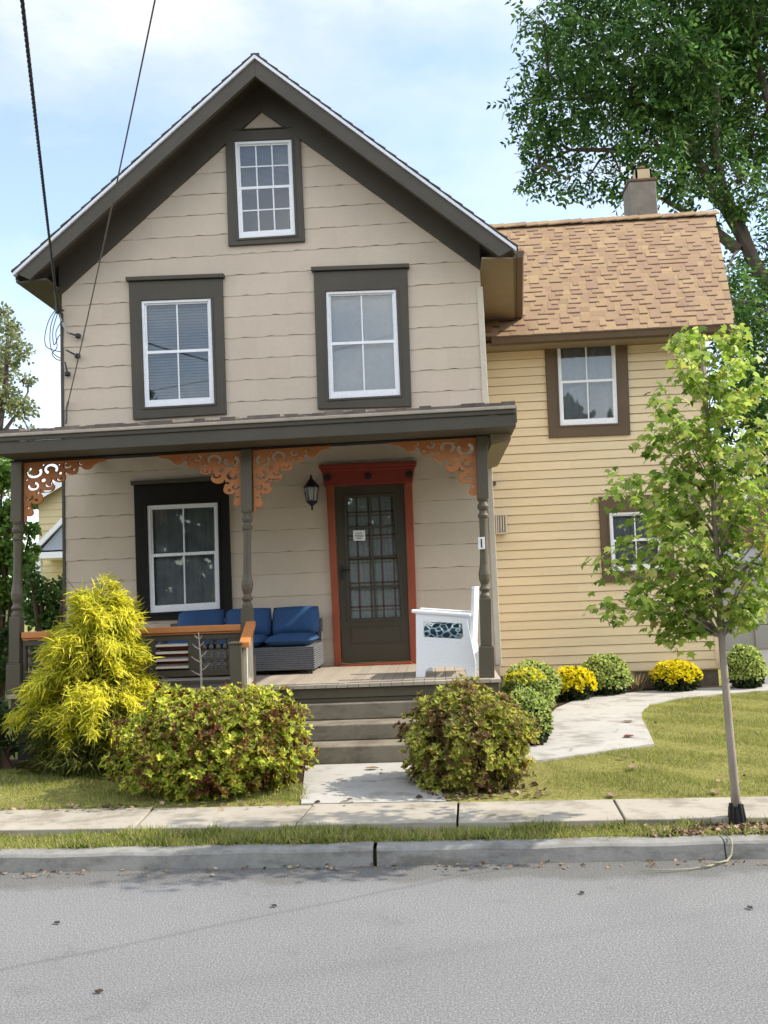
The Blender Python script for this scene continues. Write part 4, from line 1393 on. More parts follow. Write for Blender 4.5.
# ================================================================== PORCH FURNITURE
sx0, sx1 = P(152, 660, 9.35).x, P(315, 660, 9.35).x
sofa = thing("wicker_sofa", ((sx0 + sx1) / 2, 9.72, ZF), "dark grey wicker sofa with royal blue cushions against the porch wall", "sofa")
hw = (sx1 - sx0) / 2
m = MB()
m.box(-hw, hw, -.38, .36, .045, .285)
m.box(-hw, -hw + .10, -.38, .36, .30, .46)
m.box(-hw, hw, .28, .36, .301, .55)
m.build("wicker_frame", 'wicker', sofa, world=False, bevel=.012)
m = MB()
for x in (-hw + .06, hw - .06):
    for y in (-.33, .30):
        m = MB(); m.box(x - .025, x + .025, y - .025, y + .025, .001, .045)
        m.build("foot", 'black', sofa, world=False)
sw = (2 * hw - .12) / 3
for i in range(3):
    cx = -hw + .11 + sw * (i + .5)
    m = MB(); m.pillow(cx, -.08, .345, sw - .01, .66, .13); m.build("seat_cushion", 'blue', sofa, world=False, smooth=True)
    m = MB(); m.pillow(cx, .19, .535, sw - .008, .33, .16, rotx=R(72)); m.build("back_cushion", 'blue', sofa, world=False, smooth=True)

cpt = P(449, 676, 8.85)
chair = thing("resin_armchair", (cpt.x + .015, 8.86, ZF + .002), "white resin armchair with lattice back and teal cushion at the right end of the porch", "armchair", rz=R(-7))
# facing -x; side panels at y = -.30 and .27
def side_panel(y0, y1):
    m = MB()
    outer = [(-.27, .60), (-.20, .605), (.17, .548), (.21, .54), (.275, .12), (.27, 0), (.185, 0), (.18, .055)] + \
            [(.15, .085), (.10, .075), (.06, .095), (0, .085), (-.06, .10), (-.11, .08), (-.16, .09), (-.20, .06)] + [(-.21, 0), (-.295, 0), (-.285, .15)]
    hole = [(-.20, .525), (.165, .49), (.17, .345), (-.205, .375)]
    # split round the opening so that it is a real hole
    P_ = outer
    m.prism([P_[0], P_[1], P_[2], P_[3], hole[1], hole[0]], y0, y1)
    m.prism([P_[3], P_[4], hole[2], hole[1]], y0, y1)
    m.prism([P_[0], hole[0], hole[3], P_[18]], y0, y1)
    m.prism([hole[3], hole[2], P_[4], P_[5], P_[6], P_[7], P_[8], P_[9], P_[10], P_[11], P_[12], P_[13], P_[14], P_[15], P_[16], P_[17], P_[18]], y0, y1)
    m.build("side_panel", 'chairw', chair, world=False)
side_panel(-.30, -.265); side_panel(.265, .30)
for s in (-1, 1):
    y = s * .275; m = MB()
    m.hexa([(-.31, y - .045, .605), (-.31, y + .045, .605), (-.31, y + .045, .640), (-.31, y - .045, .640)], [(.25, y - .045, .548), (.25, y + .045, .548), (.25, y + .045, .583), (.25, y - .045, .583)])
    m.build("armrest", 'chairw', chair, world=False, bevel=.012)
m = MB()
m.hexa([(-.26, -.262, .36), (-.26, .262, .36), (-.26, .262, .30), (-.26, -.262, .30)], [(.22, -.262, .33), (.22, .262, .33), (.22, .262, .28), (.22, -.262, .28)])
m.build("seat", 'chairw', chair, world=False, bevel=.008)
m = MB()
def bx(t): return .215 + .055 * t           # the back leans
zb0, zb1 = .18, .83
def brow(y0, y1, za, zb_, th=.03):
    ta, tb = (za - zb0) / (zb1 - zb0), (zb_ - zb0) / (zb1 - zb0)
    m.hexa([(bx(tb), y0, zb_), (bx(tb), y1, zb_), (bx(ta), y1, za), (bx(ta), y0, za)], [(bx(tb) + th, y0, zb_), (bx(tb) + th, y1, zb_), (bx(ta) + th, y1, za), (bx(ta) + th, y0, za)])
brow(-.262, -.20, zb0, zb1); brow(.20, .262, zb0, zb1); brow(-.20, .20, .74, zb1); brow(-.20, .20, zb0, .27)
for k in range(5):
    y = -.16 + .08 * k; brow(y - .012, y + .012, .27, .74, .024)
for k in range(6):
    z = .33 + .07 * k; brow(-.20, .20, z - .012, z + .012, .027)
m.build("backrest", 'chairw', chair, world=False, bevel=.004)
m = MB(); m.pillow(-.02, 0, .42, .44, .50, .13); m.pillow(.14, 0, .56, .34, .46, .13, rotx=0)
mm = MB(); mm.pillow(-.02, 0, .425, .44, .51, .17)
mm.build("cushion", 'teal', chair, world=False, smooth=True)

# ================================================================== STEPS
m = MB()
x0s, x1s = P(291, 703, 8.2).x, .12
zr = [.15, .295, .435, .583]
ys = [7.66, 7.93, 8.20]
stp = thing("front_steps", ((x0s + x1s) / 2, 7.95, .15), "three weathered concrete steps rising from the front walk to the porch", "steps")
for k in range(3):
    m = MB(); m.box(x0s + .02 * (2 - k) * 0, x1s, ys[k], 8.325, zr[k] + (.002 if k else -.1), zr[k + 1])
    m.build("step", 'stepc', stp, bevel=.012)
# ================================================================== GROUND
def line_through(a, b):
    s = (b.y - a.y) / (b.x - a.x)
    return lambda x: a.y + s * (x - a.x)
kf = line_through(G(0, 873, 0), G(768, 859, 0))             # kerb foot
KT = .100                                                    # kerb height
kb_ = lambda x: kf(x) + .125                                 # kerb back
wf = line_through(G(0, 831, .14), G(700, 819, .14))         # sidewalk front edge
wb_ = line_through(G(0, 811, .14), G(768, 797, .14))        # sidewalk back edge


def sheet(name, pts, z, mat, thick=.0):
    m = MB()
    if thick:
        m.flat(pts, z - thick, z)
    else:
        m.add([(p[0], p[1], z) for p in pts], [tuple(range(len(pts)))])
    return tag(m.build(name, mat), kind="structure")


XE = 70
m = MB()
a, b_ = kf(-600) + .08, kf(600) + .08
m.add([(-600, -600, -.03), (600, -600, -.03), (600, b_, -.03), (-600, a, -.03), (600, b_ + .02, .06), (-600, a + .02, .06), (600, 700, .06), (-600, 700, .06)],
      [(0, 1, 2, 3), (3, 2, 4, 5), (5, 4, 6, 7)])
tag(m.build("ground", 'ground'), kind="structure")
m = MB()
nx = 2
m.add([(-XE, -9, 0), (XE, -9, 0), (XE, kf(XE), 0), (-XE, kf(-XE), 0)], [(0, 1, 2, 3)])
tag(m.build("road", 'asphalt'), kind="structure")
# kerb: cast lengths with open joints
j1, j2 = G(375, 866, 0).x, G(727, 860, 0).x
cuts = [-XE, j1 - 9.2, j1 - 6.1, j1 - 3.05, j1, j2, j2 + 3.05, j2 + 6.1, XE]
m = MB()
for i in range(len(cuts) - 1):
    x0, x1 = cuts[i] + (.012 if abs(cuts[i] - j1) < .01 else .004), cuts[i + 1] - (.012 if abs(cuts[i + 1] - j1) < .01 else .004)
    prof = [(0, -.03), (.018, KT - .02), (.03, KT - .006), (.045, KT), (.125, KT + .004), (.125, -.03)]
    n = len(prof)
    ns = max(1, min(30, int((x1 - x0) / .15)))
    vs_ = []
    for s in range(ns + 1):
        x = lerp(x0, x1, s / ns)
        w = .004 * math.sin(x * 9) + random.uniform(-.003, .003)
        vs_ += [(x, kf(x) + y + (w if 0 < k < 4 else 0), z + (w * .6 if 0 < k < 5 else 0)) for k, (y, z) in enumerate(prof)]
    fs = [tuple(range(n))[::-1], tuple(range(ns * n, ns * n + n))]
    for s in range(ns):
        for k in range(n):
            fs.append((s * n + k, s * n + (k + 1) % n, (s + 1) * n + (k + 1) % n, (s + 1) * n + k))
    m.add(vs_, fs)
tag(m.build("kerb", 'kerbc', smooth=False), kind="structure")
# sidewalk slabs
ja = [(G(155, 807, .14), G(135, 828, .14)), (G(315, 801, .14), G(297, 823, .14)), (G(458, 800, .14), G(457, 821, .14)), (G(612, 798, .14), G(624, 819, .14))]
fr_x = [-XE] + [ja[0][1].x - 1.25 * k for k in range(8, 0, -1)] + [q[1].x for q in ja] + [ja[3][1].x + 1.25 * k for k in range(1, 9)] + [XE]
bk_x = [-XE] + [ja[0][0].x - 1.25 * k for k in range(8, 0, -1)] + [q[0].x for q in ja] + [ja[3][0].x + 1.25 * k for k in range(1, 9)] + [XE]
m = MB()
for i in range(len(fr_x) - 1):
    g_ = .007
    h_ = random.uniform(-.004, .004)
    m.flat([(fr_x[i] + g_, wf(fr_x[i])), (fr_x[i + 1] - g_, wf(fr_x[i + 1])), (bk_x[i + 1] - g_, wb_(bk_x[i + 1])), (bk_x[i] + g_, wb_(bk_x[i]))], .05, .145 + h_)
tag(m.build("sidewalk", 'walk', bevel=.006), kind="structure")
ZL = .140
sheet("verge", [(-XE, kb_(-XE)), (XE, kb_(XE)), (XE, wf(XE) + .02), (-XE, wf(-XE) + .02)], .099, 'lawn')
sheet("lawn", [(-XE, wb_(-XE) - .02), (XE, wb_(XE) - .02), (XE, 60), (-XE, 60)], ZL, 'lawn')


def gp(pts, z):
    return [(G(x, y, z).x, G(x, y, z).y) for x, y in pts]


ZP = .158
fw = gp([(302, 801), (446, 800), (426, 757), (310, 758)], ZP)
fw[0] = (fw[0][0], wb_(fw[0][0]) + .008); fw[1] = (fw[1][0], wb_(fw[1][0]) + .008)
fw[2] = (fw[2][0], 7.64); fw[3] = (fw[3][0], 7.64)
sheet("front_walk", fw, ZP - .006, 'path', .06)
sp_px = [(425, 770), (543, 759.5), (600, 751.5), (654, 743.5), (648, 730), (642, 719), (641, 711), (650, 703.5), (680, 698), (720, 694), (768, 690), (840, 686), (840, 681.5), (768, 684.5),
         (700, 688), (640, 691), (600, 695), (575, 700), (556, 708), (545, 720), (535, 735), (500, 750), (432, 758)]
spath = gp(sp_px, ZP)
sheet("garden_path", spath, ZP, 'path', .05)
bedp = gp([(432, 758), (500, 750), (535, 735), (545, 720), (556, 708), (575, 700), (600, 695), (640, 691), (700, 688), (728, 686.5)], .147)
bedp += [(WQ[2][0] + .1, 12.22), (XR - .1, 12.22), (.3, 8.3)]
sheet("garden_bed", bedp, .147, 'bed')
bl_p = gp([(-60, 772), (0, 769), (60, 767), (115, 766), (140, 785), (180, 792), (250, 792), (300, 786), (311, 758)], .147) + [(-1.2, 8.32), (-6.5, 8.4), (-6.5, 7.4)]
sheet("shrub_bed", bl_p, .146, 'bed')
br_p = gp([(425, 770), (428, 784), (442, 790), (515, 789), (522, 775), (520, 764)], .147)
sheet("shrub_bed", br_p, .146, 'bed')
mul = [(G(672, 838, .13).x, kb_(G(672, 838, .13).x) + .004), (3.2, kb_(3.2) + .004), (3.2, wf(3.2) - .004), (G(700, 820, .13).x, wf(G(700, 820, .13).x) - .004), (G(682, 826, .13).x, G(682, 828, .13).y)]
sheet("mulch", mul, .106, 'mulch')
drv = gp([(722, 689), (900, 681), (900, 648), (728, 650)], .150)
sheet("driveway", drv, .150, 'drive')

# ------------------------------------------------------------------ grass
def blades(name, poly, dens, h, mat='l_grass', z=ZL, avoid=None):
    xs_ = [p[0] for p in poly]; ys_ = [p[1] for p in poly]
    A = (max(xs_) - min(xs_)) * (max(ys_) - min(ys_))
    n = int(A * dens)
    x = rng.uniform(min(xs_), max(xs_), n); y = rng.uniform(min(ys_), max(ys_), n)
    k = in_poly(x, y, poly)
    for av in avoid or []:
        k &= ~in_poly(x, y, av)
    # thin patches
    ptch = np.sin(x * 5.1 + 1.3 * np.sin(y * 4)) + np.sin(y * 6.3 + x * 2.2) + .8 * np.sin(x * 13 + y * 9)
    k &= rng.random(n) < np.clip(.75 + .22 * ptch, .3, 1)
    x, y = x[k], y[k]; n = len(x)
    pos = np.stack([x, y, np.full(n, z - .004)], 1)
    d = rng.normal(size=(n, 3)) * .55; d[:, 2] = np.abs(d[:, 2]) * .5 + .62
    s = h * rng.uniform(.55, 1.35, n) * (1 + .25 * np.clip(ptch[k] if len(ptch) == len(k) else 0, -1, 1))
    o = leaf_mesh(name, mat, 'blade', pos, d, s, width=1.25)
    return o


vx0, vx1 = -4.2, 2.9
verge_poly = [(vx0, kb_(vx0) - .012), (vx1, kb_(vx1) - .012), (vx1, wf(vx1) + .012), (vx0, wf(vx0) + .012)]
tag(blades("grass", verge_poly, 19000, .052, z=.100, avoid=[mul]), "short green and straw coloured grass on the verge between kerb and sidewalk", "grass", kind="stuff")
lawn_r = gp([(536, 798), (768, 797), (900, 797), (960, 690), (840, 687), (768, 691), (720, 695), (680, 699), (650, 704.5), (643, 711), (644, 719), (650, 730), (657, 744), (600, 753), (545, 761), (552, 775)], ZL)
tag(blades("grass", lawn_r, 11000, .028), "patchy green lawn right of the front walk beside the curved path", "grass", kind="stuff")
lawn_l = gp([(-80, 813), (0, 811), (130, 808), (309, 801), (303, 784), (250, 791), (180, 791), (140, 784), (116, 766), (0, 769), (-80, 773)], ZL)
tag(blades("grass", lawn_l, 12000, .031), "green lawn at the left in front of the golden shrub", "grass", kind="stuff")

tag(blades("grass", lawn_r, 800, .034, mat='l_straw'), "dry straw coloured blades among the right lawn", "grass", kind="stuff")
tag(blades("grass", lawn_l, 800, .036, mat='l_straw'), "dry straw coloured blades among the left lawn", "grass", kind="stuff")
tag(blades("grass", verge_poly, 3500, .048, mat='l_straw', z=.100, avoid=[mul]), "dry straw coloured blades among the verge grass", "grass", kind="stuff")
# ================================================================== SHRUBS
def blob_pts(n, c, r, lo=.72, hi=1.0, zmin=-.6, bumps=.10, seed=0):
    d = rdir(n * 2)
    d = d[d[:, 2] > zmin][:n]
    t = rng.uniform(lo, hi, len(d)) ** .7
    k = 1 + bumps * (np.sin(d[:, 0] * 6 + seed) * np.cos(d[:, 1] * 5 + seed * 2) + .7 * np.sin(d[:, 2] * 9 + d[:, 0] * 7 + seed * 3) + .5 * np.sin(d[:, 0] * 17 + d[:, 1] * 13 + seed))
    return np.array(c) + d * np.array(r) * (t * k)[:, None], d


def whorls(pos, d, per, size, open_=.9, up=.45):
    """rosettes of leaves at twig tips"""
    n = len(pos)
    ax = d + np.array([.22, -.08, up + .3]) + rng.normal(size=(n, 3)) * .3
    ax /= np.linalg.norm(ax, axis=1, keepdims=True)
    t1 = np.cross(ax, rng.normal(size=(n, 3))); t1 /= np.linalg.norm(t1, axis=1, keepdims=True)
    t2 = np.cross(ax, t1)
    PP, DD, NN = [], [], []
    for k in range(per):
        w = 2 * math.pi * k / per + rng.normal(size=n) * .3
        o = open_ * rng.uniform(.6, 1.3, n)
        dd = ax + (t1 * np.cos(w)[:, None] + t2 * np.sin(w)[:, None]) * o[:, None]
        PP.append(pos); DD.append(dd); NN.append(ax)
    PP, DD, NN = map(np.concatenate, (PP, DD, NN))
    return PP, DD, size * rng.uniform(.7, 1.25, len(PP)), NN


def stems(c, r, z0, n, rad, parent, mat='twig', name="stem"):
    m = MB()
    for i in range(n):
        w = random.uniform(0, 2 * math.pi); q = random.uniform(.3, .95)
        e = Vector((c[0] + r[0] * q * math.cos(w), c[1] + r[1] * q * math.sin(w), c[2] + r[2] * random.uniform(-.3, .75) * (1.2 - q * .6)))
        s = Vector((c[0] + r[0] * .22 * math.cos(w + .4), c[1] + r[1] * .22 * math.sin(w + .4), z0))
        mid = s.lerp(e, .5) + Vector((random.uniform(-.05, .05), random.uniform(-.05, .05), .04))
        m.tube([s, mid, e], [rad, rad * .8, rad * .4], 5)
    return m.build(name, mat, parent)


def azalea(c, r, label, mat, n, seed, size=.041):
    o = thing("azalea_bush", (c[0], c[1], .147), label, "bush", "azalea bushes flanking the front walk")
    p, d = blob_pts(n, c, r, .45, 1.0, -1.0, .09, seed)
    p[:, 2] = np.maximum(p[:, 2], .155 + rng.random(len(p)) * .04); k = p[:, 2] > .15
    p, d = p[k], d[k]
    PP, DD, S, NN = whorls(p, d, 8, size, 1.25, .55)
    leaf_mesh("foliage", mat, 'oval', PP, DD, S, o, normal=NN, width=.55)
    stems(c, r, .147, 46, .009, o)
    return o


bc = P(217, 748, 6.98)
azalea((bc.x, 6.90, .455), (.77, .62, .45), "wide round bush of yellow green leaves with maroon patches left of the front walk", 'l_azalea', 5400, 1.3)
bc = P(472, 745, 6.85)
azalea((bc.x - .03, 6.80, .455), (.49, .47, .42), "smaller bronze and green bush with bare reddish stems right of the front walk", 'l_azalea2', 3300, 4.1, .040)

# golden thread-leaf cypress
gc = P(96, 700, 7.72)
gx, gy = gc.x, 7.72
gtop = P(92, 583, 7.72).z - .16
o = thing("golden_cypress", (gx, gy, .147), "tall golden yellow shrub of drooping thread foliage in front of the porch railing", "shrub")
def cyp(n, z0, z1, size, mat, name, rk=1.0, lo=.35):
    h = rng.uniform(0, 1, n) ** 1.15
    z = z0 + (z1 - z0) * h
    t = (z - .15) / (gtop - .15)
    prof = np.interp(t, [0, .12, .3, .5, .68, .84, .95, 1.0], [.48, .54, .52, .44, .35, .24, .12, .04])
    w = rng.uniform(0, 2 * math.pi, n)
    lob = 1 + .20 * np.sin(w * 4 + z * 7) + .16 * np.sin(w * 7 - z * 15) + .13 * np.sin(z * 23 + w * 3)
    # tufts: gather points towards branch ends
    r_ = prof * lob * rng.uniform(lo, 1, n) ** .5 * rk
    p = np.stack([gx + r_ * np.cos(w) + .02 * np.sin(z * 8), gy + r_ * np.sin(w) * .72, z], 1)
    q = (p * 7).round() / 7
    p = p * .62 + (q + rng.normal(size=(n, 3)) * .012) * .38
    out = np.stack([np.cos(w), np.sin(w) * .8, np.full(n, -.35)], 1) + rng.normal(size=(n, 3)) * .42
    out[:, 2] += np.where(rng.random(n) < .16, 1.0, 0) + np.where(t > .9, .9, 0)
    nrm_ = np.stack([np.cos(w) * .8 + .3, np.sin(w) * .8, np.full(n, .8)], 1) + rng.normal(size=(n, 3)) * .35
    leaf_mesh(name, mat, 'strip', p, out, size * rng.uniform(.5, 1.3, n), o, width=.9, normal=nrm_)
PP, DD, NN, SS = [], [], [], []
for i in range(125):
    h = random.random() ** .9
    z = .30 + (gtop - .42) * h
    t = (z - .15) / (gtop - .15)
    w = random.uniform(0, 6.283)
    L = float(np.interp(t, [0, .2, .45, .65, .82, .93, 1.0], [.58, .62, .55, .46, .31, .18, .08])) * random.choice((.6, .8, .95, 1.05, 1.2))
    n = int(70 + 150 * L / .5)
    s = rng.uniform(.25, 1, n) ** .7
    rise = random.uniform(.06, .20) * (1 if t < .85 else 1.6); fall = random.uniform(.0, .18) * (1 if t < .8 else .3)
    r_ = L * s
    jit = .028 + .03 * (1 - s)
    p = np.stack([gx + r_ * math.cos(w), gy + r_ * .72 * math.sin(w), z + rise * np.sin(s * 2.2) - fall * s ** 2.5], 1) + rng.normal(size=(n, 3)) * jit[:, None]
    d = np.stack([np.full(n, math.cos(w) * .7), np.full(n, math.sin(w) * .5), .35 - .95 * s + random.uniform(-.2, .5)], 1) + rng.normal(size=(n, 3)) * .42
    PP.append(p); DD.append(d); SS.append(rng.uniform(.05, .13, n))
    NN.append(np.array([math.cos(w) * .7 + .3, math.sin(w) * .7, .8]) + rng.normal(size=(n, 3)) * .35)
PP, DD, NN, SS = map(np.concatenate, (PP, DD, NN, SS))
k = PP[:, 2] > .16
leaf_mesh("foliage", 'l_gold', 'strip', PP[k], DD[k], SS[k], o, width=.95, normal=NN[k])
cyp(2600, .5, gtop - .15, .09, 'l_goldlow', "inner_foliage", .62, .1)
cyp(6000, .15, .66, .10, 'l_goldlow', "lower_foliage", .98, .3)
m = MB(); m.tube([(gx, gy, .14), (gx + .02, gy, .7), (gx, gy, gtop - .1)], [.04, .03, .008], 7)
for i in range(40):
    z = random.uniform(.25, gtop - .25); w = random.uniform(0, 6.28); rr = .5 * (1 - (z - .15) / (gtop - .1)) + .08
    m.tube([(gx, gy, z), (gx + rr * .6 * math.cos(w), gy + rr * .45 * math.sin(w), z + .08), (gx + rr * math.cos(w), gy + rr * .7 * math.sin(w), z + .04)], [.012, .008, .003], 5)
for (px_, py_) in ((66, 578), (104, 578), (138, 606), (56, 600)):
    e = P(px_, py_, gy); m.tube([(gx + (e.x - gx) * .4, gy, e.z - .2), (e.x, gy, e.z)], [.005, .003], 5)
m.build("stem", 'twig', o)

# bare sapling in front of the railing
s0, s1 = P(201.5, 690, 8.05), P(198.5, 632, 8.05)
sap = MB()
sap.tube([(s0.x + .01, 8.05, .14), (s0.x, 8.05, s0.z), lerp(s0, s1, .5) + Vector((.008, 0, 0)), s1], [.013, .011, .009, .004], 7)
for t, dx, dz_ in ((.25, -.075, .05), (.32, .09, .07), (.48, -.07, .055), (.55, .07, .06), (.70, -.055, .05), (.74, .05, .045), (.86, .035, .04), (.88, -.03, .035)):
    q = lerp(s0, s1, t); sap.tube([q, q + Vector((dx * .6, -.02, dz_ * .5)), q + Vector((dx, -.03, dz_))], [.007, .005, .003], 6)
tag(sap.build("bare_sapling", 'paletwig'), "bare pale leafless sapling standing before the striped railing panel", "sapling")

# mounds along the path
def mound(name, c, r, mat, label, cat, group, n=3400, leaf='petal', size=.032, under=None, seed=0, bumps=.05):
    o = thing(name, (c[0], c[1], .147), label, cat, group)
    p, d = blob_pts(n, c, r, .78, 1.0, -.35, bumps, seed)
    k = p[:, 2] > .15; p, d = p[k], d[k]
    if under:
        kk = d[:, 2] > -.05 + .18 * np.sin(d[:, 0] * 9 + seed)
        p1, d1 = p[kk], d[kk]
    else:
        p1, d1 = p, d
    dd = d1 * .7 + rdir(len(d1)) * .9 + np.array([0, 0, .35])
    leaf_mesh("flowers" if under else "foliage", mat, leaf, p1, dd, size * rng.uniform(.7, 1.3, len(p1)), o, normal=d1 + rdir(len(d1)) * .4, width=1.1)
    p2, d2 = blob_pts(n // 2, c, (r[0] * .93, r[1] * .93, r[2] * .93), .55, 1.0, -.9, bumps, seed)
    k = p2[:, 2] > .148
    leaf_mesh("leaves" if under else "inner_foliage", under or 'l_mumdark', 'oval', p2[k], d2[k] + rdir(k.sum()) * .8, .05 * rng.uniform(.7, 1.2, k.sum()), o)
    return o


def mound_px(px0, px1, ytop, ybot, **kw):
    """size a mound from its outline: front foot on the ground, width and top at its centre"""
    f_ = G((px0 + px1) / 2, ybot, .15)
    w = (px1 - px0) / F * (f_.y + .3) / 2
    Yc = f_.y + w * .75
    cl, cr = P(px0, (ytop + ybot) / 2, Yc), P(px1, (ytop + ybot) / 2, Yc)
    rx = (cr.x - cl.x) / 2
    tz = P((px0 + px1) / 2, ytop, Yc).z
    zc = .15 + (tz - .15) * .42
    return (((cl.x + cr.x) / 2, Yc, zc), (rx * .96, rx * .85, (tz - zc) * .97))


gm = "rounded mounds along the garden path"
for (a4, kw) in (
    ((502, 562, 661, 707), D(name="mum_mound", mat='l_mumgreen', label="green mound behind the yellow tipped one, nearest the porch corner", seed=2)),
    ((500, 551, 689, 748), D(name="mum_mound", mat='l_mumgreen', label="large green mound at the path edge just behind the bronze bush", seed=5, size=.028)),
    ((579, 631, 655, 697), D(name="mum_mound", mat='l_mumgreen', label="green mound against the yellow clapboard between the two yellow flowering mums", seed=7)),
    ((725, 765, 645, 690), D(name="mum_mound", mat='l_mumgreen', label="green mound at the far end of the path behind the young tree trunk", seed=9)),
    ((549, 596, 667, 702), D(name="flowering_mum", mat='l_yellow', label="bright yellow flowering mum left of the green mound against the yellow clapboard", under='l_mumdark', seed=3)),
    ((650, 702, 661, 693), D(name="flowering_mum", mat='l_yellow', label="bright yellow flowering mum below the lower right window, alone by the foundation", under='l_mumdark', seed=8)),
):
    c, r = mound_px(*a4)
    mound(c=c, r=r, cat="mum", group=gm, **kw)
c, r = mound_px(501, 555, 670, 718)
o = mound("mum_mound", c, r, 'l_mumgreen', "green mound with a cap of opening yellow flowers beside the porch corner", "mum", gm, seed=6)
p, d = blob_pts(1300, c, (r[0] * 1.01, r[1] * 1.01, r[2] * 1.02), .93, 1.0, .62, .05, 6)
leaf_mesh("flowers", 'l_yellow', 'petal', p, d * .6 + rdir(len(p)) * .8, .032 * rng.uniform(.7, 1.2, len(p)), o, normal=d)


def tuft(name, base, n, h, spread, mat, label, cat, group=None, width=1.0):
    w = rng.uniform(0, 6.283, n); t = rng.uniform(0, 1, n) ** .6
    p = np.stack([base[0] + .05 * t * np.cos(w), base[1] + .05 * t * np.sin(w), np.full(n, .147)], 1)
    d = np.stack([np.cos(w) * t * spread, np.sin(w) * t * spread, np.ones(n)], 1)
    o = leaf_mesh(name, mat, 'strip', p, d, h * rng.uniform(.6, 1.1, n), width=width)
    return tag(o, label, cat, group)


b_ = G(638, 693, .147); tuft("dry_grass_tuft", (b_.x, b_.y + .1), 60, .32, .9, 'l_straw', "dry brown grass tuft between the green mound and the right yellow mum", "grass tuft", width=.25)
b_ = G(540, 700, .147); tuft("ornamental_grass", (b_.x, b_.y + .75), 70, .42, .6, 'l_mumgreen', "thin upright green grass behind the mounds beside the wing corner", "grass tuft", width=.22)

# ================================================================== YOUNG MAPLE
YT = G(737, 824, .106).y
tr = [(737.5, 823), (734, 780), (730, 735), (726, 690), (723, 655), (721, 625), (717, 560), (712, 480), (708, 420), (703, 370), (699, 340)]
pts = [P(x, y, YT) for x, y in tr]; pts[0].z = .105
rad = [.030, .025, .023, .022, .021, .021, .017, .013, .010, .007, .004]
maple = thing("young_maple", (pts[0].x, YT, .105), "slender young street tree with light yellow green leaves in the verge mulch", "tree")
m = MB(); m.tube(pts, rad, 10)
ends = [(600, 490), (628, 476), (606, 566), (601, 607), (640, 612), (662, 640), (622, 540), (652, 522), (642, 440), (656, 402), (682, 342), (690, 372), (672, 430), (660, 470), (694, 332), (742, 328), (746, 352),
        (764, 382), (735, 402), (760, 442), (768, 492), (790, 522), (768, 562), (778, 604), (804, 462), (812, 562), (746, 606), (742, 522), (700, 424), (690, 502), (690, 582), (715, 382), (722, 452), (676, 590), (630, 590), (662, 556), (756, 600), (830, 510), (785, 420),
        (650, 490), (668, 520), (700, 555), (735, 480), (728, 560), (680, 470)]
LP, LD = [], []
for (ex_, ey_) in ends:
    for rep in range(2):
        dY = random.uniform(-.25, .25) if rep == 0 else random.uniform(-.5, .5)
        e = P(ex_ + random.uniform(-8, 8) * rep, ey_ + random.uniform(-10, 10) * rep, YT + dY)
        # leave the leader lower down
        zs = min(max(1.22, e.z - .35 * math.hypot(e.x - pts[6].x, dY) - .22), pts[9].z)
        for i in range(len(pts) - 1):
            if pts[i].z <= zs <= pts[i + 1].z:
                t = (zs - pts[i].z) / (pts[i + 1].z - pts[i].z); s = pts[i].lerp(pts[i + 1], t); rs = lerp(rad[i], rad[i + 1], t)
        zmid = s.lerp(e, .5) + Vector((0, 0, .06))
        m.tube([s, s.lerp(zmid, .6), zmid, zmid.lerp(e, .55) + Vector((0, 0, .01)), e], [rs * .36, rs * .3, rs * .22, .0025, .0012], 6)
        nl = 46
        for k in range(nl):
            t = 1 - random.random() ** 1.3 * .72
            q = (s.lerp(zmid, t * 2) if t < .5 else zmid.lerp(e, t * 2 - 1))
            LP.append(q + Vector([random.gauss(0, .045) for _ in range(3)]))
            az = math.atan2(e.y - s.y, e.x - s.x) + random.gauss(0, 1.3)
            LD.append((math.cos(az), math.sin(az), -random.uniform(.25, 1.1)))
m.build("trunk", 'youngbark', maple, smooth=True)
LP = np.array(LP); LD = np.array(LD)
nn = rng.normal(size=(len(LP), 3)) * .5 + np.array([0, 0, 1.0])
leaf_mesh("crown", 'l_maple', 'maple', LP, LD, .060 * rng.uniform(.6, 1.25, len(LP)), maple, normal=nn, width=.85)
# black ribbed trunk guard
m = MB(); b0 = pts[0]
for k in range(11):
    w = 2 * math.pi * k / 11
    hgt = .115 + .012 * math.sin(k * 2.3)
    c0 = Vector((b0.x + .048 * math.cos(w), YT + .048 * math.sin(w), .106)); c1 = Vector((b0.x - .002 + .036 * math.cos(w), YT + .036 * math.sin(w), .106 + hgt))
    m.tube([c0, c1], [.0105, .009], 6)
m.lathe((b0.x, YT, .106), [(.050, 0), (.046, .03), (.038, .10)], 14)
tag(m.build("trunk_guard", 'black'), "black ribbed plastic guard around the foot of the young maple", "trunk guard")

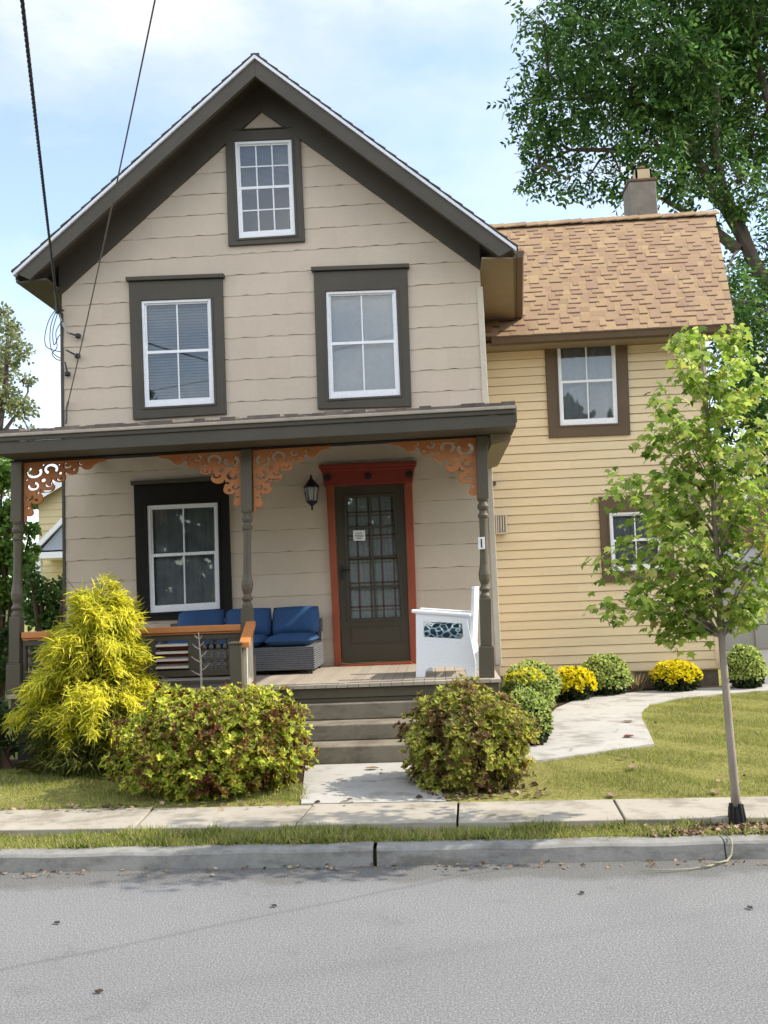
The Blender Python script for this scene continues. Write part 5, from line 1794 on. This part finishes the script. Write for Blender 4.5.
# ================================================================== BIG TREES AND HEDGES
def cluster_tree(name, label, cat, clusters, Y, dens, kind, size, mat, limbs, base_px, trunk_mat='bark', depth=1.2, yj=1.2, compound=0, droop=.6, group=None, ground=.13, width=1.0):
    cs = []
    for (x, y, r) in clusters:
        Yc = Y + random.uniform(-yj, yj)
        c = P(x, y, Yc); rr = r / F * Yc
        cs.append((c, rr))
    bp = P(base_px, 600, Y)
    o = thing(name, (bp.x, Y, ground), label, cat, group)
    PP, DD = [], []
    for c, rr in cs:
        n = int(dens * rr * rr)
        d = rdir(n); t = rng.uniform(0, 1, n) ** .5
        k = 1 + .2 * np.sin(d[:, 0] * 7 + c.x * 3) * np.sin(d[:, 2] * 6 + c.z * 2)
        p = np.array(c) + d * (rr * t * k)[:, None] * np.array([1, depth, .85])
        PP.append(p)
        dd = d * .7 + rng.normal(size=(n, 3)) * .5; dd[:, 2] -= droop
        DD.append(dd)
    PP, DD = np.concatenate(PP), np.concatenate(DD)
    DD /= np.linalg.norm(DD, axis=1, keepdims=True)
    if compound:
        n = len(PP); L = size * 3.2
        side = np.cross(DD, rng.normal(size=(n, 3)) * .5 + np.array([.25, 0, 1.0])); side /= np.linalg.norm(side, axis=1, keepdims=True)
        A, B, Cn = [], [], []
        upn = np.cross(side, DD) + rng.normal(size=(n, 3)) * .3
        for k in range(compound):
            t = (k // 2 + 1) / (compound // 2 + 1); sg = 1 if k % 2 else -1
            A.append(PP + DD * (L * t)); B.append(DD * .65 + side * sg * .8 + rng.normal(size=(n, 3)) * .15); Cn.append(upn)
        PP, DD, Nn = np.concatenate(A), np.concatenate(B), np.concatenate(Cn)
        leaf_mesh("crown", mat, kind, PP, DD, size * rng.uniform(.7, 1.25, len(PP)), o, normal=Nn, width=width)
    else:
        leaf_mesh("crown", mat, kind, PP, DD, size * rng.uniform(.7, 1.25, len(PP)), o, width=width)
    m = MB()
    lim_pts = []
    for L in limbs:
        q = [P(x, y, Y + (dy[0] if dy else 0)) for x, y, r, *dy in L]
        m.tube(q, [r / F * Y for x, y, r, *dy in L], 9)
        lim_pts += q
    if lim_pts:
        g0 = P(limbs[0][0][0], limbs[0][0][1], Y)
        m.tube([(bp.x, Y, ground - .05), (bp.x * .6 + g0.x * .4, Y, (ground + g0.z) / 2), g0], [limbs[0][0][2] / F * Y * 1.5, limbs[0][0][2] / F * Y * 1.15, limbs[0][0][2] / F * Y], 10)
        for c, rr in cs:
            near = min(lim_pts, key=lambda v: (v - c).length)
            mid = near.lerp(c, .5) + Vector((0, 0, .15 * rr))
            m.tube([near, mid, c, c + Vector((random.uniform(-1, 1), 0, .4)) * rr * .6], [.032 + rr * .012, .026 + rr * .006, .018, .006], 6)
            for _ in range(4):
                v = Vector([random.gauss(0, 1) for _ in range(3)]).normalized()
                m.tube([c, c + v * rr * .8], [.014, .004], 5)
    else:
        for i, (c, rr) in enumerate(cs):
            m.tube([(bp.x + .1 * math.sin(i), Y, ground - .03), (Vector((bp.x, Y, ground)).lerp(c, .6)), c], [.05, .035, .012], 6)
    m.build("trunk", trunk_mat, o)
    return o


big = [(545, 22, 26), (578, 50, 40), (560, 98, 40), (534, 172, 17), (556, 148, 26), (600, 22, 48), (612, 112, 36), (588, 178, 18), (640, 60, 58), (652, 142, 36), (690, 30, 60), (700, 108, 46), (740, 60, 60),
       (752, 138, 46), (620, 172, 17), (676, 172, 26), (640, 190, 16), (762, 10, 60), (800, 100, 60), (830, 200, 60), (756, 196, 20), (704, 150, 26), (600, -40, 60), (700, -50, 70), (790, -50, 70), (545, 70, 22), (524, 105, 16), (530, 125, 15), (570, 180, 10), (660, 100, 40), (725, 15, 50), (692, 182, 20), (716, 208, 13), (742, 180, 22), (700, 70, 40),
       (728, 268, 18), (752, 318, 32), (770, 362, 34), (738, 352, 16), (752, 402, 26), (790, 300, 40), (735, 300, 20), (800, 400, 40), (765, 430, 22), (748, 285, 24), (765, 250, 22), (738, 325, 20), (730, 372, 16), (760, 395, 26), (742, 425, 16), (775, 455, 22)]
limbs = [[(815, 470, 10), (796, 360, 8), (780, 310, 7), (758, 268, 6), (736, 228, 5.2), (716, 195, 4.6), (698, 160, 4), (672, 118, 5), (640, 84, 3.5), (604, 50, 2)],
         [(758, 268, 5), (744, 232, 4.5), (724, 190, 4), (714, 150, 4), (716, 100, 4.5), (704, 45, 3), (690, -20, 2)],
         [(738, 250, 6), (716, 232, 5), (690, 214, 3.5), (664, 200, 2)],
         [(780, 310, 7), (788, 250, 6), (796, 180, 6), (770, 110, 4), (755, 50, 3)],
         [(698, 160, 4), (660, 150, 3), (610, 150, 2.4), (570, 150, 1.6), (540, 165, 1)],
         [(672, 118, 4), (630, 100, 3), (585, 98, 2), (550, 100, 1.2)]]
cluster_tree("walnut_tree", "large dark green tree with feathery drooping leaves leaning over the wing roof", "tree", big, 19.0, 275, 'lance', .155, 'l_big', limbs, 826, compound=6, width=1.35, depth=1.3, yj=1.8)

left = [(10, 328, 13), (14, 350, 18), (4, 398, 20), (22, 408, 15), (30, 432, 9), (0, 368, 18), (-25, 380, 30), (-20, 440, 30), (10, 442, 18), (2, 312, 10), (28, 380, 8), (-10, 480, 30), (20, 465, 14)]
cluster_tree("autumn_tree", "thin olive and tan tree far behind the porch roof at the left edge", "tree", left, 30.0, 1500, 'oval', .13, 'l_left', [[(-6, 520, 5), (-2, 440, 3.5), (6, 380, 2.5), (8, 330, 1.2)], [(-2, 440, 2.5), (18, 412, 1.4), (28, 392, .8)]], -8, droop=.2)
hed = [(2, 476, 14), (-4, 520, 22), (6, 548, 16), (-20, 470, 30), (-25, 560, 34), (4, 592, 18), (-30, 620, 30), (12, 508, 9), (28, 500, 9), (30, 530, 9), (24, 560, 12), (33, 548, 6)]
cluster_tree("leafy_shrub", "tall bright green leafy shrub behind the left porch post", "shrub", hed, 13.5, 7000, 'oval', .085, 'l_hedge', [], -6, trunk_mat='twig', yj=.4, group="garden shrubs beyond the left end of the porch", droop=.3)
hed2 = [(40, 590, 15), (60, 602, 15), (30, 574, 9), (52, 622, 18), (64, 584, 10), (34, 612, 14), (46, 650, 20), (70, 640, 16)]
cluster_tree("dark_shrub", "mid green shrub between the left porch post and the house corner", "shrub", hed2, 13.0, 7000, 'oval', .075, 'l_hedge2', [], 50, trunk_mat='twig', yj=.4, group="garden shrubs beyond the left end of the porch", droop=.2)
hed3 = [(2, 640, 15), (-12, 665, 24), (8, 668, 10), (-25, 620, 24)]
cluster_tree("dark_shrub", "low dark shrub beyond the foot of the left porch post at the picture edge", "shrub", hed3, 10.8, 7000, 'oval', .07, 'l_dark', [], -8, trunk_mat='twig', yj=.3, group="garden shrubs beyond the left end of the porch", droop=.2)
hed4 = [(2, 725, 15), (-12, 712, 18), (6, 748, 10), (-14, 748, 16), (14, 742, 8)]
cluster_tree("broadleaf_plant", "low dark broad leaved plant at the porch skirt left of the golden shrub", "plant", hed4, 7.95, 5000, 'lance', .11, 'l_dark', [], 0, trunk_mat='twig', yj=.1, droop=-.1, depth=.7)
# a far belt of trees closing the horizon
n = 9000
x = rng.uniform(-160, 160, n); y = 120 + rng.uniform(-6, 6, n)
top = 5 + 2 * np.sin(x * .09) + 1.6 * np.sin(x * .23 + 1) + 1.0 * np.sin(x * .61)
pos = np.stack([x, y, .1 + rng.random(n) ** .8 * top], 1)
tag(leaf_mesh("far_woods", 'l_dark', 'oval', pos, rdir(n), 1.3 * rng.uniform(.6, 1.3, n)), "distant belt of dark trees on the horizon", "woods", kind="stuff")

n = 30000
x = rng.uniform(-40, 40, n); y = -22 + rng.uniform(-2.5, 2.5, n)
top = 8.5 + 1.6 * np.sin(x * .35) + 1.2 * np.sin(x * .83 + 1) + .8 * np.sin(x * 2.1)
pos = np.stack([x, y, .0 + rng.random(n) ** .8 * top], 1)
tag(leaf_mesh("far_woods", 'l_dark', 'oval', pos, rdir(n), np.where(rng.random(n) < .3, .95, .55) * rng.uniform(.6, 1.3, n)), "belt of trees across the street, mirrored in the porch windows", "woods", kind="stuff")
# ================================================================== NEIGHBOUR BUILDINGS
YN = 24.0
nh = thing("neighbour_house", (P(110, 560, YN).x, YN, .12), "pale yellow neighbour house with white trimmed gable seen behind the porch", "house")
x0n, x1n, xa = P(39, 560, YN).x, P(215, 560, YN).x, P(127, 560, YN).x
ze, za_ = P(39, 498, YN).z, P(127, 449, YN).z
b = siding([(x0n, za_), (x1n, za_), (x1n, .12), (x0n, .12)], [], YN, .19, .02, 0, 1.0, extra_clip=[(Vector((xa, 0, za_)), Vector((-(za_ - ze), 0, xa - x0n))), (Vector((xa, 0, za_)), Vector(((za_ - ze), 0, x1n - xa)))])
bm_part(b, "wall", 'palewall', nh)
m = MB(); m.box(x0n + .02, x1n - .02, YN + .01, YN + 8, .12, ze - .1); m.build("side_wall", 'palewall', nh)
m = MB()
for s, xx in ((-1, x0n), (1, x1n)):
    m.hexa([(xa, YN - .3, za_ + .12), (xx + s * .3, YN - .3, ze - .13), (xx + s * .3, YN - .3, ze - .25), (xa, YN - .3, za_)], [(xa, YN + 8, za_ + .12), (xx + s * .3, YN + 8, ze - .13), (xx + s * .3, YN + 8, ze - .25), (xa, YN + 8, za_)])
rf = m.build("roof", 'farroof', nh)
m = MB()
for s, xx in ((-1, x0n), (1, x1n)):
    m.prism([(xa, za_ + .13), (xx + s * .31, ze - .12), (xx + s * .31, ze - .34), (xa, za_ - .10)], YN - .34, YN - .302)
m.build("rake_board", 'white', rf)
YQ = 22.6
q0, q1, q2 = P(29, 553, YQ), P(96, 484, YQ), P(163, 553, YQ)
m = MB(); m.prism([(q0.x + .3, q0.z + .05), (q1.x, q1.z - .1), (q2.x - .3, q0.z + .05)], YQ + .02, YQ + .1); m.build("porch_gable", 'bluegrey', nh)
m = MB()
m.prism([(q0.x, q0.z), (q1.x, q1.z), (q1.x, q1.z - .16), (q0.x + .16, q0.z)], YQ - .08, YQ + .01)
m.prism([(q2.x, q0.z), (q1.x + .001, q1.z), (q1.x + .001, q1.z - .16), (q2.x - .16, q0.z)], YQ - .08, YQ + .01)
m.prism([(q0.x - .05, q0.z - .001), (q2.x + .05, q0.z - .001), (q2.x + .05, q0.z - .16), (q0.x - .05, q0.z - .16)], YQ - .10, YN - .01)
m.build("porch_trim", 'white', nh)
m = MB()
m.hexa([(q0.x, YQ + .012, q0.z), (q1.x, YQ + .012, q1.z), (q1.x, YQ + .012, q1.z - .1), (q0.x + .1, YQ + .012, q0.z)], [(q0.x, YN - .01, q0.z), (q1.x, YN - .01, q1.z), (q1.x, YN - .01, q1.z - .1), (q0.x + .1, YN - .01, q0.z)])
m.hexa([(q2.x, YQ + .012, q0.z), (q1.x, YQ + .012, q1.z + .001), (q1.x, YQ + .012, q1.z - .1), (q2.x - .1, YQ + .012, q0.z)], [(q2.x, YN - .01, q0.z), (q1.x, YN - .01, q1.z + .001), (q1.x, YN - .01, q1.z - .1), (q2.x - .1, YN - .01, q0.z)])
m.build("porch_roof", 'farroof', nh)
for x_ in (q0.x + .25, q2.x - .25):
    m = MB(); m.box(x_ - .07, x_ + .07, YQ - .05, YQ + .09, .12, q0.z - .16)
    m.build("porch_column", 'white', nh)

YGR = 18.0
ga = thing("garage", (P(800, 600, YGR).x, YGR, .13), "low grey garage with a pale fascia behind the young tree at the right edge", "garage")
g0, g1 = P(716, 600, YGR).x, P(900, 600, YGR).x
gt = P(745, 548, YGR).z; gb = P(745, 563, YGR).z
m = MB(); m.box(g0, g1, YGR, YGR + 5, .13, gb); m.build("wall", 'greyhouse', ga)
m = MB(); m.box(g0 - .15, g1 + .1, YGR - .15, YGR + 5.1, gb + .002, gt); m.build("fascia", 'bluegrey', ga)
m = MB(); m.box(g0 - .2, g1 + .15, YGR - .2, YGR + 5.15, gt + .002, gt + .06); m.build("roof", 'farroof', ga)
d0, d1 = P(752, 600, YGR).x, P(860, 600, YGR).x
m = MB()
for k in range(4):
    m.box(d0, d1, YGR - .04 + .004 * (k % 2), YGR - .005, .14 + k * .47, .14 + (k + 1) * .47 - .012)
m.build("garage_door", 'greyhouse', ga, bevel=.01)

YH = 30.0
bh = thing("brown_house", (P(790, 560, YH).x, YH, .12), "distant brown house with shingled roof and white window behind the garage", "house")
h0, h1 = P(729, 500, YH).x, P(880, 500, YH).x
zt_, zr_ = P(745, 484, YH).z, P(760, 448, YH + 3).z
m = MB(); m.box(h0, h1, YH, YH + 7, .12, zt_); m.build("wall", 'brownbrick', bh)
m = MB()
m.hexa([(h0 + .2, YH + 3, zr_), (h1 - .2, YH + 3, zr_), (h1 + .3, YH - .3, zt_), (h0 - .3, YH - .3, zt_)], [(h0 + .2, YH + 3, zr_ - .12), (h1 - .2, YH + 3, zr_ - .12), (h1 + .3, YH - .3, zt_ - .12), (h0 - .3, YH - .3, zt_ - .12)])
m.hexa([(h0 + .2, YH + 3, zr_ + .001), (h1 - .2, YH + 3, zr_ + .001), (h1 + .3, YH + 7.3, zt_), (h0 - .3, YH + 7.3, zt_)], [(h0 + .2, YH + 3, zr_ - .13), (h1 - .2, YH + 3, zr_ - .13), (h1 + .3, YH + 7.3, zt_ - .12), (h0 - .3, YH + 7.3, zt_ - .12)])
m.add([(h0, YH, zt_ - .1), (h0, YH + 6, zt_ - .1), (h0 + .2, YH + 3, zr_ - .14)], [(0, 1, 2)])
m.build("roof", 'farroof', bh)
wq = qxz([(743, 484.5), (760, 484), (760.5, 500), (743.5, 500.5)], YH - .05)
m = MB(); m.ring(wq, inset(wq, .12), YH - .10, YH + .01); m.prism([bl(wq, 0, .47), bl(wq, 1, .47), bl(wq, 1, .53), bl(wq, 0, .53)], YH - .09, YH)
wn = m.build("window", 'white', bh)
m = MB(); m.prism(inset(wq, .10), YH - .03, YH - .004); m.build("pane", 'sheer', wn)

# ================================================================== CABLES
def twist(path, rad, n=3, pitch=.22, mb=None):
    """bundle of strands wound round the path"""
    mb = mb or MB()
    path = [Vector(p) for p in path]
    tot = 0; S = [0]
    for i in range(1, len(path)):
        tot += (path[i] - path[i - 1]).length; S.append(tot)
    for k in range(n):
        pp = []
        for i, p in enumerate(path):
            t = (path[min(i + 1, len(path) - 1)] - path[max(i - 1, 0)]).normalized()
            a = t.cross(Vector((0, 0, 1)))
            if a.length < .05: a = t.cross(Vector((1, 0, 0)))
            a.normalize(); b2 = t.cross(a)
            w = 2 * math.pi * (S[i] / pitch + k / n)
            pp.append(p + (a * math.cos(w) + b2 * math.sin(w)) * rad * .9)
        mb.tube(pp, rad, 5)
    return mb


A = P(58, 312, YW - .12); B = P(22, 0, 5.0); dB = (B - A)
def span(A, B, far, sag, n):
    out = []
    for i in range(n + 1):
        t = i / n * far
        p = A + (B - A) * t
        p.z += sag * t * (t - 1)
        out.append(p)
    return out
path = span(A, B, 2.4, .10, 420)
low = P(61, 345, YW - .06)
cab = thing("service_cable", A, "black twisted service cable running from the upper left house corner up into the sky", "cable")
twist(path, .0078, 3, .16).build("twisted_strand", 'rubber', cab)
m = MB()
def loop(pl, y, r=.006, mt=None):
    m.tube([P(a_, b2, y + i * .01) for i, (a_, b2) in enumerate(pl)], r, 6)
def smoothpath(pl, n=6):
    out = []
    q = [pl[0]] + pl + [pl[-1]]
    for i in range(1, len(q) - 2):
        for k in range(n):
            t = k / n
            f = lambda c: .5 * (2 * q[i][c] + (q[i + 1][c] - q[i - 1][c]) * t + (2 * q[i - 1][c] - 5 * q[i][c] + 4 * q[i + 1][c] - q[i + 2][c]) * t * t + (-q[i - 1][c] + 3 * q[i][c] - 3 * q[i + 1][c] + q[i + 2][c]) * t ** 3)
            out.append((f(0), f(1)))
    return out + [pl[-1]]
for i, pl in enumerate(([(56, 309), (49, 320), (45, 335), (46, 346), (53, 350), (62, 352), (73, 354)],
                        [(56, 311), (51, 325), (50, 342), (53, 353), (60, 358), (64, 360), (66, 368), (67, 373)],
                        [(58, 312), (53, 330), (54, 345), (59, 336), (64, 333), (69, 333), (74, 335)],
                        [(62, 321), (56, 332), (57, 347), (52, 354), (58, 360), (64, 359)])):
    loop(smoothpath(pl), YW - .12 + i * .015, .0052)
m.build("drip_loop", 'rubber', cab)
m = MB(); m.tube([P(a_, b2, YW - .05) for a_, b2 in smoothpath([(54, 285), (57, 305), (61, 320), (66, 330), (70, 334)])], .011, 8); m.build("grey_lead", 'grey_cable', cab)
m = MB(); c_ = P(57, 309, YW - .12); m.tube([c_ + Vector((0, 0, .05)), c_ + Vector((.01, 0, -.05))], [.028, .03], 8); m.tube([c_, Vector((c_.x + .03, YW, c_.z + .02))], .01, 6); m.build("clamp", 'black', cab)
for (x_, y_, x2, y2, lb) in ((67, 332.5, 78, 336, "short black cable knob, topmost of three at the upper left house corner"), (66, 350, 77.5, 356, "large black cable knob, middle one of three at the upper left house corner"), (65, 362, 67.5, 374, "black cable knob hanging lowest at the upper left house corner")):
    m = MB(); a_, e_ = P(x_, y_, YW - .05), P(x2, y2, YW - .06)
    m.tube([Vector((e_.x, YW - .005, e_.z)), e_, a_], [.012, .012, .009], 7)
    m.lathe((e_.x, YW - .06, e_.z - .03), [(.016, 0), (.034, .012), (.036, .045), (.018, .058)], 10)
    tag(m.build("cable_insulator", 'black'), lb, "insulator", "insulators at the house corner")
A2 = P(68, 403, YW - .04); B2 = P(155, 0, 5.6)
m = MB(); m.tube(span(A2, B2, 2.2, .22, 90), .0062, 6)
m.tube([P(68.5, 401, YW - .045), P(66.5, 408, YW - .045), P(66.5, 418, YW - .04), P(65.8, 424, YW - .03)], .011, 6)
tag(m.build("phone_cable", 'wire'), "thin brown cable slanting across the gable up to the sky", "cable")

# ================================================================== LITTER
pl_w = gp([(640, 871), (665, 870.5), (690, 868.5), (712, 865), (722, 862.5), (727, 860.5)], .012)
pth = [Vector((x, y, .012 + .004 * math.sin(i * 2))) for i, (x, y) in enumerate(pl_w)]
xk = G(729, 858, 0).x
pth += [Vector((xk, kf(xk) - .012, .03)), Vector((xk + .012, kf(xk) - .002, .08)), Vector((xk + .014, kf(xk) + .012, KT + .004)), Vector((xk + .006, kf(xk) + .06, KT + .012))]
m = MB(); m.tube(pth, [.002, .003, .0035, .004, .005, .006, .007, .007, .006, .004], 7)
for i in range(3, 6):
    m.tube([pth[i], pth[i] + Vector((-.03, -.03, .006)), pth[i] + Vector((-.07, -.035, .004))], [.005, .004, .002], 5)
tag(m.build("runner_weed", 'weed', smooth=True), "pale green runner creeping from the road up the kerb near the young tree", "weed")


def dead_leaf(px, py, z, size, mat, label, group="fallen leaves"):
    c = G(px, py, z)
    n = 1
    m = MB(); a = random.uniform(0, 6.28); s = size
    prof = [(0, -.55), (.22, -.35), (.36, 0), (.25, .3), (0, .6), (-.25, .32), (-.34, .02), (-.2, -.34)]
    vs_ = []
    for h in (0, .003):
        for (u, v) in prof:
            x = (u * math.cos(a) - v * math.sin(a)) * s; y = (u * math.sin(a) + v * math.cos(a)) * s
            vs_.append((x, y, .006 + h + .35 * s * (u * u * 2 + .3 * v * v)))
        vs_.append((0, 0, .006 + h))
    fs = []
    for i in range(8):
        j = (i + 1) % 8
        fs += [(8, j, i), (17, 9 + i, 9 + j), (i, j, 9 + j, 9 + i)]
    m.add(vs_, fs)
    o = m.build("fallen_leaf", mat, world=False); o.location = (c.x, c.y, z)
    return tag(o, label, "leaf", group)


dead_leaf(374, 729 + 0, .16, .01, 'l_redleaf', "") if False else None
dead_leaf(629, 737, .16, .11, 'l_redleaf', "dark red fallen leaf on the curved path near its lawn corner")
dead_leaf(628, 722, .16, .10, 'l_dead', "small brown leaf on the curved path, farther from the lawn corner")
dead_leaf(633, 768, .165, .11, 'l_dead', "large tan leaf lying in the lawn beside the bronze bush")
dead_leaf(623, 757, .165, .08, 'l_dead', "pale leaf on the lawn just below the curved path")
dead_leaf(612, 796, .15, .09, 'l_dead', "brown leaf on the lawn edge where the sidewalk is cracked")
dead_leaf(715, 793, .15, .09, 'l_dead', "tan leaf at the lawn edge left of the young tree trunk")
dead_leaf(372, 769, .157, .10, 'l_dead', "small brown leaf on the front walk below the steps")
for (x_, y_, lb) in ((57, 924, "small dark leaf alone on the left of the road"), (274, 907, "small dark leaf on the road in line with the wide bush"), (99, 993, "small dark leaf nearest the bottom left of the road"), (582, 894, "dark leaf on the road in front of the curved path"), (750, 909, "small leaf on the road at the right edge")):
    dead_leaf(x_, y_, .001, .034, 'l_darkleaf', lb)
# countless crumbs: gutter litter and bark chips
def scatter(name, x0, x1, yf0, yf1, n, size, mat, z, label, cat, hum=.012):
    x = rng.uniform(x0, x1, n); t = rng.random(n) ** 1.6
    cl = .5 + .5 * np.sin(x * 5 + 1.3) * np.sin(x * 2.1)
    k = rng.random(n) < (.25 + .75 * cl); x, t = x[k], t[k]; n = len(x)
    y = np.array([yf0(a) for a in x]) * (1 - t) + np.array([yf1(a) for a in x]) * t
    p = np.stack([x, y, z + rng.random(n) * hum], 1)
    d = rng.normal(size=(n, 3)); d[:, 2] *= .25
    nn = rng.normal(size=(n, 3)) * .5 + np.array([0, 0, 1.])
    return tag(leaf_mesh(name, mat, 'oval', p, d, size * rng.uniform(.5, 1.4, n), normal=nn, width=.9), label, cat, kind="stuff")


scatter("leaf_litter", -3.2, 2.4, lambda a: kf(a) - .006, lambda a: kf(a) - .12, 300, .028, 'l_dead', .003, "brown leaf crumbs lying along the foot of the kerb", "litter")
scatter("bark_chips", mul[0][0] - .1, 3.0, lambda a: kb_(a) + .01, lambda a: wf(a) - .005, 1500, .034, 'l_dead', .108, "bark chips around the young tree", "mulch")
scatter("leaf_litter", br_p[0][0], br_p[3][0] + .25, lambda a: 6.32 - .05 * a, lambda a: 6.75, 260, .045, 'l_dead', .150, "dead leaves under the bronze bush", "litter")
scatter("leaf_litter", -.6, 3.0, lambda a: 6.45, lambda a: 9.5, 80, .032, 'l_dead', .165, "scattered small dead leaves in the right lawn", "litter")
scatter("leaf_litter", -3.4, -.6, lambda a: wb_(a) + .05, lambda a: wb_(a) - .10, 120, .04, 'l_dead', .150, "crumbs of dead leaf along the sidewalk edge by the wide bush", "litter")
